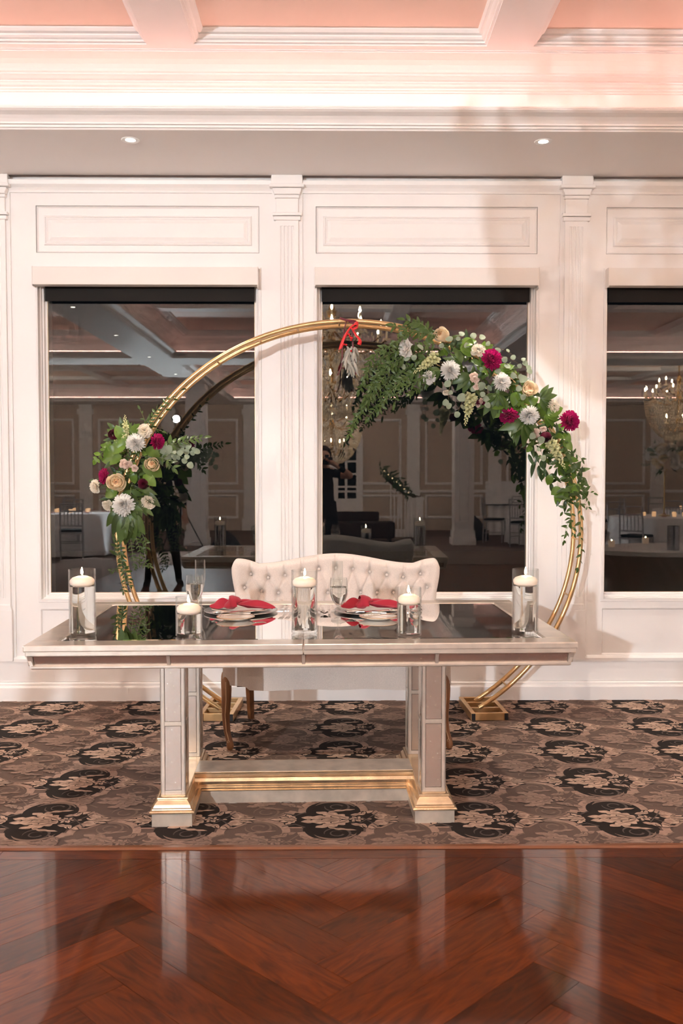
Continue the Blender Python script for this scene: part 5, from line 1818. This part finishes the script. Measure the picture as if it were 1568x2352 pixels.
# ---- people
def person(name, loc, rz, label, pose, top_m, leg_m, hair_m, skin_m):
    g = thing(name, loc, (0, 0, rz), label, 'person')
    me = bpy.data.meshes.new('body')
    V, E, Rd = [], [], []
    def v(p, r, prev=None):
        V.append(p); Rd.append(r)
        if prev is not None: E.append((prev, len(V) - 1))
        return len(V) - 1
    pel = v((0, 0, .95), .145)
    w_ = v((0, .0, 1.10), .125, pel)
    ch = v((0, .0, 1.30), .145, w_)
    nb = v((0, -.01, 1.43), .075, ch)
    nk = v((0, .0, 1.49), .052, nb)
    hd_ = v((0, .015, 1.56), .075, nk)
    h2 = v((0, .02, 1.64), .088, hd_)
    h3 = v((0, .01, 1.71), .062, h2)
    for s_ in (-1, 1):
        hp = v((.085 * s_, 0, .90), .105, pel)
        spread = pose['legs'] * s_
        kn = v((.095 * s_ + spread * .5, .02, .50), .066, hp)
        an = v((.10 * s_ + spread, 0, .10), .044, kn)
        he = v((.10 * s_ + spread, -.01, .045), .042, an)
        toe = v((.115 * s_ + spread * 1.1, .15, .035), .038, he)
        sh = v((.17 * s_, -.01, 1.40), .062, nb)
        el = v(pose['elbow'](s_), .044, sh)
        wr = v(pose['wrist'](s_), .030, el)
        pm_ = v(pose['palm'](s_), .034, wr)
        W, Pm = Vector(pose['wrist'](s_)), Vector(pose['palm'](s_))
        d = (Pm - W).normalized()
        side = d.cross(Vector((0, 0, 1)))
        side = side.normalized() if side.length > .1 else Vector((1, 0, 0))
        curl = Vector(pose.get('curl', (0, 0, -1)))
        for q, (f_, ln) in enumerate(((-.030, .070), (-.010, .080), (.010, .076), (.028, .060))):
            b = v(tuple(Pm + side * f_ + d * .03), .0095, pm_)
            m1 = v(tuple(Pm + side * f_ * 1.05 + d * (.03 + ln * .5) + curl * .006), .0088, b)
            v(tuple(Pm + side * f_ * 1.05 + d * (.03 + ln * .72) + curl * ln * .5), .0078, m1)
        tb = v(tuple(W.lerp(Pm, .6) - side * .038 * s_ + curl * .005), .011, pm_)
        v(tuple(Pm - side * .052 * s_ + d * .02 + curl * .02), .0095, tb)
    me.from_pydata(V, E, [])
    o = bpy.data.objects.new('body', me)
    col.objects.link(o)
    o.parent = g
    sk_ = o.modifiers.new('skin', 'SKIN')
    for i, r in enumerate(Rd):
        me.skin_vertices[0].data[i].radius = (r, r * (.78 if i in (0, 1, 2) else 1))
    me.skin_vertices[0].data[0].use_root = True
    sk_.use_smooth_shade = True
    sb = o.modifiers.new('soft', 'SUBSURF')
    sb.levels = sb.render_levels = 1
    dg = bpy.context.evaluated_depsgraph_get()
    ev = bpy.data.meshes.new_from_object(o.evaluated_get(dg))
    o.modifiers.clear()
    o.data = ev
    ev.materials.clear()
    for mm in (top_m, leg_m, skin_m):
        ev.materials.append(mm)
    wl, wr_ = Vector(pose['wrist'](-1)), Vector(pose['wrist'](1))
    for pl in ev.polygons:
        c = pl.center
        hand = min((c - wl).length, (c - wr_).length)
        near = min((c - Vector(pose['palm'](-1))).length, (c - Vector(pose['palm'](1))).length)
        arm = min((c - Vector(pose['elbow'](-1))).length, (c - Vector(pose['elbow'](1))).length)
        if c.z > 1.46 and abs(c.x) < .12 and near > .13: pl.material_index = 2
        elif near < .14 or hand < .07 or (pose.get('bare') and (arm < .16 and abs(c.x) > .2)): pl.material_index = 2
        elif c.z < .98: pl.material_index = 1
        pl.use_smooth = True
    def hair(u, v_):
        th = math.pi * (.02 + v_ * (.47 - .16 * math.sin(2 * math.pi * u)))
        return (.096 * math.cos(2 * math.pi * u) * math.sin(th), -.006 + .106 * math.sin(2 * math.pi * u) * math.sin(th), 1.645 + .112 * math.cos(th) - (.05 * v_ if math.sin(2 * math.pi * u) < -.2 else 0))
    hm = MB().grid(hair, 28, 12, wrapu=True)
    hm.build('hair', hair_m, g, smooth=179)
    fc = MB()
    for s_ in (-1, 1):
        fc.lathe([(0, -.009), (.008, -.005), (.010, 0), (.008, .005), (0, .009)], 8, Matrix.Translation((.033 * s_, .098, 1.625)), cap0=False, cap1=False)
    fc.build('eyes', M('dark_eye', (.02, .015, .01), .2), g, smooth=179)
    MB().tube([(0, .098, 1.625), (0, .116, 1.60), (0, .102, 1.59)], [.008, .014, .010], 8).build('nose', skin_m, g, smooth=179)
    MB().tube([(-.022, .088, 1.558), (0, .097, 1.556), (.022, .088, 1.558)], [.003, .006, .003], 6).build('mouth', M('lips', (.45, .16, .14), .5), g, smooth=179)
    return g
cloth_k = M('black_cloth', (.012, .012, .014), .85)
cloth_n = M('charcoal_trousers', (.018, .018, .022), .85)
skin_a = M('skin', (.62, .36, .26), .5, sss=.1)
hair_a = M('dark_hair', (.03, .02, .014), .45)
person('person', (-.10, -5.84, 0), R(0), 'person in a black dress holding a camera up to the eye with both elbows out', dict(
    legs=.02, bare=True, elbow=lambda s_: (.36 * s_, .06, 1.36 if s_ > 0 else 1.30), wrist=lambda s_: (.13 * s_, .20, 1.52), palm=lambda s_: (.075 * s_, .235, 1.545), curl=(0, -.5, .6)), cloth_k, cloth_k, hair_a, skin_a)
dr = MB().lathe([(.155, 1.05), (.17, .9), (.20, .7), (.24, .5)], 28, Matrix.Scale(.82, 4, (0, 1, 0)), cap0=False, cap1=False).build('dress_skirt', cloth_k, bpy.data.objects['person'], smooth=179)
pc = thing('photo_camera', (-.06, -5.585, 1.56), label='black photo camera held up by the person in the black dress', cat='camera')
MB().box(-.07, .07, -.10, -.045, -.05, .045).box(-.025, .025, -.10, -.05, .045, .075).build('camera_body', blk, pc, bevel=.006)
MB().lathe([(.036, -.045), (.038, .0), (.036, .03), (.030, .03), (.028, .0)], 24, Matrix.Rotation(R(-90), 4, 'X'), cap0=True, cap1=True).build('lens', blk, pc, smooth=50)
person('person', (-2.12, -5.72, 0), R(-12), 'person in dark trousers and black shirt standing left of the camera with arms down', dict(
    legs=.09, elbow=lambda s_: (.25 * s_, -.03, 1.14), wrist=lambda s_: (.27 * s_, .04, .92), palm=lambda s_: (.275 * s_, .06, .85), curl=(0, .6, -.2)), cloth_k, cloth_n, hair_a, skin_a)
for nm in ('person', 'person.001'):
    for s_ in (-1, 1):
        sp = .02 if nm == 'person' else .09
        MB().grid(lambda u, v_: (.11 * s_ + sp * 1.08 * s_ + .045 * math.cos(2 * math.pi * u) * (1 - v_ * .55), .055 + .135 * math.sin(2 * math.pi * u) * (1 - v_ * .45) - .03 * v_, .001 + .075 * v_), 18, 5, wrapu=True).build('shoe', blk, bpy.data.objects[nm], smooth=179)

# ---- guest tables
cloth_w = M('white_tablecloth', (.80, .78, .78), .8, bump=(6, .1))
silver_ch = M('silver_chair_paint', (.42, .41, .42), .35, .5)
cush = M('black_cushion', (.02, .02, .02), .8)
def cloth(r, zt, seed):
    rg_ = random.Random(seed)
    ph = rg_.uniform(0, 6)
    m = MB()
    pr = [(.0, zt), (r * .6, zt), (r * .96, zt), (r, zt - .006), (r * 1.01, zt - .03)] + [(r * (1.01 + .02 * t), zt - .03 - (zt - .05) * t) for t in (.2, .4, .6, .8, 1.0)]
    n = 96
    vs, fs = [], []
    for i, (q, z) in enumerate(pr):
        f_ = max(0, (zt - .03 - z)) / zt
        for k in range(n):
            a = 2 * math.pi * k / n
            rr = q + .075 * f_ * math.sin(13 * a + ph) + .02 * f_ * math.sin(29 * a)
            vs.append((rr * math.cos(a), rr * math.sin(a), z))
    for i in range(len(pr) - 1):
        for k in range(n):
            k2 = (k + 1) % n
            fs.append((i * n + k, i * n + k2, i * n + n + k2, i * n + n + k))
    return m.add(vs, fs)
def chiavari():
    c = thing('banquet_chair')
    for sx in (-1, 1):
        MB().tube([(.18 * sx, .19, 0), (.185 * sx, .19, .45)], .013, 8).build('leg', silver_ch, c, smooth=60)
        MB().tube([(.17 * sx, -.2, 0), (.175 * sx, -.19, .45), (.17 * sx, -.24, .92)], .013, 8).build('back_post', silver_ch, c, smooth=60)
        MB().tube([(.18 * sx, .19, .2), (.172 * sx, -.195, .2)], .008, 6).build('side_stretcher', silver_ch, c, smooth=60)
    for z, y in ((.92, -.24), (.80, -.227), (.56, -.203)):
        MB().tube([(-.17, y, z), (0, y - .012, z), (.17, y, z)], .011, 8).build('back_rail', silver_ch, c, smooth=60)
    for k in range(5):
        x = -.11 + .055 * k
        MB().tube([(x, -.212, .56), (x, -.232, .80)], .007, 6).build('spindle', silver_ch, c, smooth=60)
    for y in (.19, -.19):
        MB().tube([(-.18, y, .28), (.18, y, .28)], .008, 6).build('stretcher', silver_ch, c, smooth=60)
    MB().box(-.2, .2, -.2, .2, .43, .46).build('seat', silver_ch, c, bevel=.01)
    MB().box(-.19, .19, -.19, .19, .46, .50).build('seat_cushion', cush, c, bevel=.018)
    return c
chair0 = chiavari()
first = [True]
TBL = [(-4.55, -10.3, 'left of the dance floor'), (-6.6, -13.2, 'in the far left corner'), (5.25, -8.6, 'beyond the curved bar table'), (7.0, -11.6, 'under the right-hand chandelier'), (4.4, -12.6, 'beside the right pillar')]
votm = M('votive_glass_glow', (1, .8, .6), .2, emit=(1, .55, .25), es=2.5)
tfl = MB()
for k in range(5):
    pass
ball = None
for ti, (tx, ty, where) in enumerate(TBL):
    t = thing('round_table', (tx, ty, 0), label='round guest table under a white cloth %s' % where, cat='table', group='round guest tables')
    MB().lathe([(0, .70), (.80, .70), (.80, .725), (0, .725)], 40, cap0=False, cap1=False).build('table_top', M('plywood', (.4, .3, .2), .6), t)
    MB().lathe([(.03, .03), (.03, .70)], 12).lathe([(.3, 0), (.3, .03)], 20).build('pedestal', blk, t, smooth=40)
    co = cloth(.82, .735, ti).build('tablecloth', cloth_w, smooth=60)
    co.location = (tx, ty, 0)
    tag(co, 'white cloth hanging to the floor on the round table %s' % where, 'tablecloth', 'white round tablecloths')
    angs = [200, 255, 310, 20, 75, 130]
    for q, a in enumerate(angs):
        c = chair0 if first[0] else copy_tree(chair0)
        first[0] = False
        rr = 1.12
        c.location = (tx + rr * math.cos(R(a)), ty + rr * math.sin(R(a)), 0)
        c.rotation_euler.z = R(a + 90)
        tag(c, 'silver banquet chair with a black cushion at the round table %s' % where, 'chair', 'banquet chairs ' + where)
    for q in range(6):
        a = R(60 * q + 20)
        vt = MB().lathe([(.0, 0), (.028, 0), (.033, .06), (.029, .06), (.026, .012), (0, .012)], 12, cap0=False, cap1=False).build('votive_candle', votm, smooth=40)
        vt.location = (tx + .3 * math.cos(a), ty + .3 * math.sin(a), .736)
        tag(vt, 'small glowing votive candle on the round table %s' % where, 'candle', 'votives ' + where)
    for q in range(6):
        a = R(60 * q - 10)
        nk_ = MB().grid(lambda u, v: ((u - .5) * .2, (v - .5) * .08, .012 + .008 * math.sin(u * 8) * math.sin(v * 3.1)), 10, 5).build('folded_napkin', napk, smooth=179)
        nk_.location = (tx + .58 * math.cos(a), ty + .58 * math.sin(a), .737)
        nk_.rotation_euler.z = a
        tag(nk_, 'crimson napkin laid on the round table %s' % where, 'napkin', 'crimson napkins ' + where)
    if ti in (2, 3):
        cpz = thing('tall_centrepiece', (tx, ty, .736), label='tall centrepiece of pale flowers on the round table %s' % where, cat='centrepiece', group='tall flower centrepieces')
        MB().lathe([(.09, 0), (.09, .012), (.012, .03), (.010, .70), (.06, .74), (0, .74)], 16, cap0=True, cap1=False).build('stand', M('gold_stand', (.6, .42, .18), .3, .9), cpz, smooth=40)
        rgp = random.Random(ti)
        for q in range(30):
            u1, u2 = rgp.uniform(-1, 1), rgp.uniform(0, 6.28)
            s_ = math.sqrt(1 - u1 * u1)
            d = Vector((s_ * math.cos(u2), s_ * math.sin(u2), u1))
            o = bpy.data.objects.new('bloom', FLW[rgp.choice(['carn', 'stock', 'mum', 'rose'])])
            col.objects.link(o)
            o.parent = cpz
            o.matrix_local = Matrix.Translation(Vector((0, 0, .92)) + Vector((d.x * .30, d.y * .30, d.z * .20))) @ frame_z(d) @ Matrix.Diagonal((.07, .07, .07, 1))
        for q in range(40):
            u1, u2 = rgp.uniform(-1, 1), rgp.uniform(0, 6.28)
            s_ = math.sqrt(1 - u1 * u1)
            d = Vector((s_ * math.cos(u2), s_ * math.sin(u2), u1))
            o = bpy.data.objects.new('leaf', rgp.choice(LEAF['lance'] + LEAF['round']))
            col.objects.link(o)
            o.parent = cpz
            o.matrix_local = Matrix.Translation(Vector((0, 0, .92)) + Vector((d.x * .26, d.y * .26, d.z * .17))) @ frame_z(d) @ Matrix.Rotation(R(90), 4, 'X') @ Matrix.Diagonal((.14, .14, .14, 1))

# ---- curved bar table near the right window
brushed = M('brushed_steel', (.52, .49, .46), .30, .9, noise=((1, 60, 1), .1, 2))
linen_w = M('white_counter', (.80, .74, .70), .5)
BT = thing('bar_table', (3.75, -2.05, 0), (0, 0, R(-6)), 'curved bar table with white top and brushed steel front, mirrored in the right window', 'table')
def bar_xy(a, k=1.): return (1.62 * k * math.cos(a), .58 * (1 + .35 * math.cos(a) ** 2) * k * math.sin(a))
n = 60
tp = MB()
pts = [bar_xy(2 * math.pi * k / n) for k in range(n)]
tp.prism(pts, .725, .76, lambda u, v, a: (u, v, a)).build('counter_top', linen_w, BT)
fp = MB()
fp.grid(lambda u, v: (*bar_xy(2 * math.pi * u, .965 - .07 * math.sin(math.pi * v) ** 1.0), .02 + .70 * v), 60, 10, wrapu=True)
fp.build('steel_skirt', brushed, BT, smooth=179)
for k, (x, y) in enumerate([(2.40, -2.05), (2.82, -2.42)]):
    tl = thing('tealight_holder', (x, y, .7605), label=['tealight in a frosted cup at the near end of the bar table', 'tealight in a frosted cup further along the bar table'][k], cat='candle', group='tealights on the bar table')
    MB().lathe([(0, 0), (.026, 0), (.030, .055), (.027, .055), (.024, .006), (0, .006)], 18, cap0=False, cap1=False).build('cup', M('frosted_cup', (.9, .8, .7), .4, emit=(1, .6, .35), es=.5), tl, smooth=40)
    MB().lathe([(0, .007), (.02, .007), (.02, .03), (0, .03)], 14, cap0=False, cap1=False).build('wax', wax, tl)
    MB().lathe([(0, .032), (.006, .04), (.004, .056), (0, .068)], 10, cap0=False, cap1=False).build('flame', flame_m, tl, smooth=179)
bk = MB().lathe([(0, 0), (.05, 0), (.05, .2), (.047, .2), (.047, .006), (0, .006)], 28, cap0=False, cap1=False).build('steel_cooler', M('polished_steel', (.5, .5, .52), .15, 1.), smooth=40)
bk.location = (2.80, -1.70, .7605)
tag(bk, 'cylindrical polished steel cooler standing on the bar table', 'cooler')

# ---- far end: arched door, banquette, stair with garland, panel booth
dm = MB()
cxd, hwd, zsp = .22, .46, 2.25
dm.sweep_rect(cxd - hwd - .1, cxd + hwd + .1, 0, zsp, [(0, RY), (0, RY + .12), (.1, RY + .12), (.1, RY)], XZ)
arc = [(cxd + (hwd + .1) * math.cos(R(a)), zsp + (hwd + .1) * math.sin(R(a))) for a in range(0, 181, 10)]
arc2 = [(cxd + (hwd) * math.cos(R(a)), zsp + (hwd) * math.sin(R(a))) for a in range(180, -1, -10)]
dm.prism(arc + arc2, RY, RY + .12, lambda u, v, a: (u, a, v))
do = struct(dm, 'door_1', white)
MB().box(cxd - hwd, cxd + hwd, RY, RY + .05, .0, .75).build('door_panel', white, do)
for i in range(3):
    for j in range(5):
        x0 = cxd - hwd + .06 + i * .285
        z0 = .80 + j * .32
        MB().box(x0, x0 + .235, RY + .02, RY + .03, z0, z0 + .27).build('pane', M('night_pane', (.01, .012, .012), .05), do)
mun = MB()
for i in range(4):
    mun.box(cxd - hwd + i * .285 + (.0 if i else 0), cxd - hwd + i * .285 + .06, RY, RY + .05, .75, 2.45)
for j in range(6):
    mun.box(cxd - hwd, cxd + hwd, RY, RY + .048, .75 + j * .32, .80 + j * .32)
mun.box(cxd - hwd, cxd + hwd, RY, RY + .03, 2.35, 2.7)
mun.build('muntins', white, do)
bq = thing('banquette', (.55, -13.2, 0), label='low dark upholstered banquette in front of the arched door', cat='bench')
darkup = M('dark_upholstery', (.03, .018, .015), .7)
MB().box(-.75, .75, -.3, .3, .08, .42).build('seat', darkup, bq, bevel=.04)
MB().box(-.75, .45, -.34, -.22, .40, .62).build('backrest', darkup, bq, bevel=.04)
for sx in (-1, 1):
    for sy in (-1, 1):
        MB().box(sx * .65 - .03, sx * .65 + .03, sy * .22 - .03, sy * .22 + .03, 0, .09).build('leg', blk, bq)
sr = thing('stair_railing', (1.3, -14.6, 0), label='white stair balustrade with a newel post by the arched door', cat='railing')
for k in range(7):
    x, zt = .08 * k + .02, 1.22 - .075 * k
    MB().lathe([(.022, 0), (.022, .1), (.014, .16), (.02, .4), (.014, zt - .12), (.018, zt)], 10, Matrix.Translation((x, 0, .0))).build('baluster', white, sr, smooth=40)
MB().box(.60, .74, -.07, .07, 0, .86).box(.58, .76, -.09, .09, 0, .12).box(.58, .76, -.09, .09, .84, .90).build('newel_post', white, sr, bevel=.008)
MB().tube([(-.1, 0, 1.32), (.3, 0, .98), (.68, 0, .88)], .032, 10).build('handrail', M('dark_rail', (.06, .03, .02), .4), sr, smooth=60)
MB().box(-.15, .8, -.3, -.05, 0, .16).build('step', white, sr)
gs = Arr((1.4, -14.55, 1.25), 'dark green garland with fairy lights wound round the stair railing', 77)
gs.o['category'] = 'garland'
for k in range(170):
    t = gs.rg.random()
    p = Vector((1.12 + .62 * t, -14.55, 1.52 - .56 * t)) + Vector((gs.rg.uniform(-.09, .09), gs.rg.uniform(-.09, .09), gs.rg.uniform(-.1, .1)))
    gs.leaf(p, Vector((gs.rg.uniform(-1, 1), gs.rg.uniform(-1, 1), gs.rg.uniform(-1, .6))), (0, 1, .3), .12, 'lance')
gs.done()
fairy = M('fairy_bulb', (1, .8, .5), emit=(1, .72, .4), es=14)
for k in range(7):
    t = (k + .5) / 7
    MB().lathe([(0, -.012), (.012, 0), (0, .012)], 6, Matrix.Translation(Vector((1.12 + .62 * t, -14.43, 1.52 - .56 * t)) - Vector((1.4, -14.55, 1.25))), cap0=False, cap1=False).build('fairy_light', fairy, gs.o)
dj = thing('music_booth', (4.25, -15.3, 0), label='white panelled music booth against the far wall', cat='booth')
MB().box(-.75, .75, .30, .34, .72, 1.25).build('front_panel', cloth_w, dj, bevel=.01)
MB().grid(lambda u, v: ((u - .5) * 1.3, .26 + .02 * math.sin(u * 40), .02 + .70 * v), 60, 3).build('skirt', cloth_w, dj, smooth=60)
MB().box(-.75, .75, -.3, .3, .70, .74).build('booth_top', blk, dj)
MB().box(-.3, .3, -.2, .1, .742, .95).build('console', blk, dj, bevel=.01)
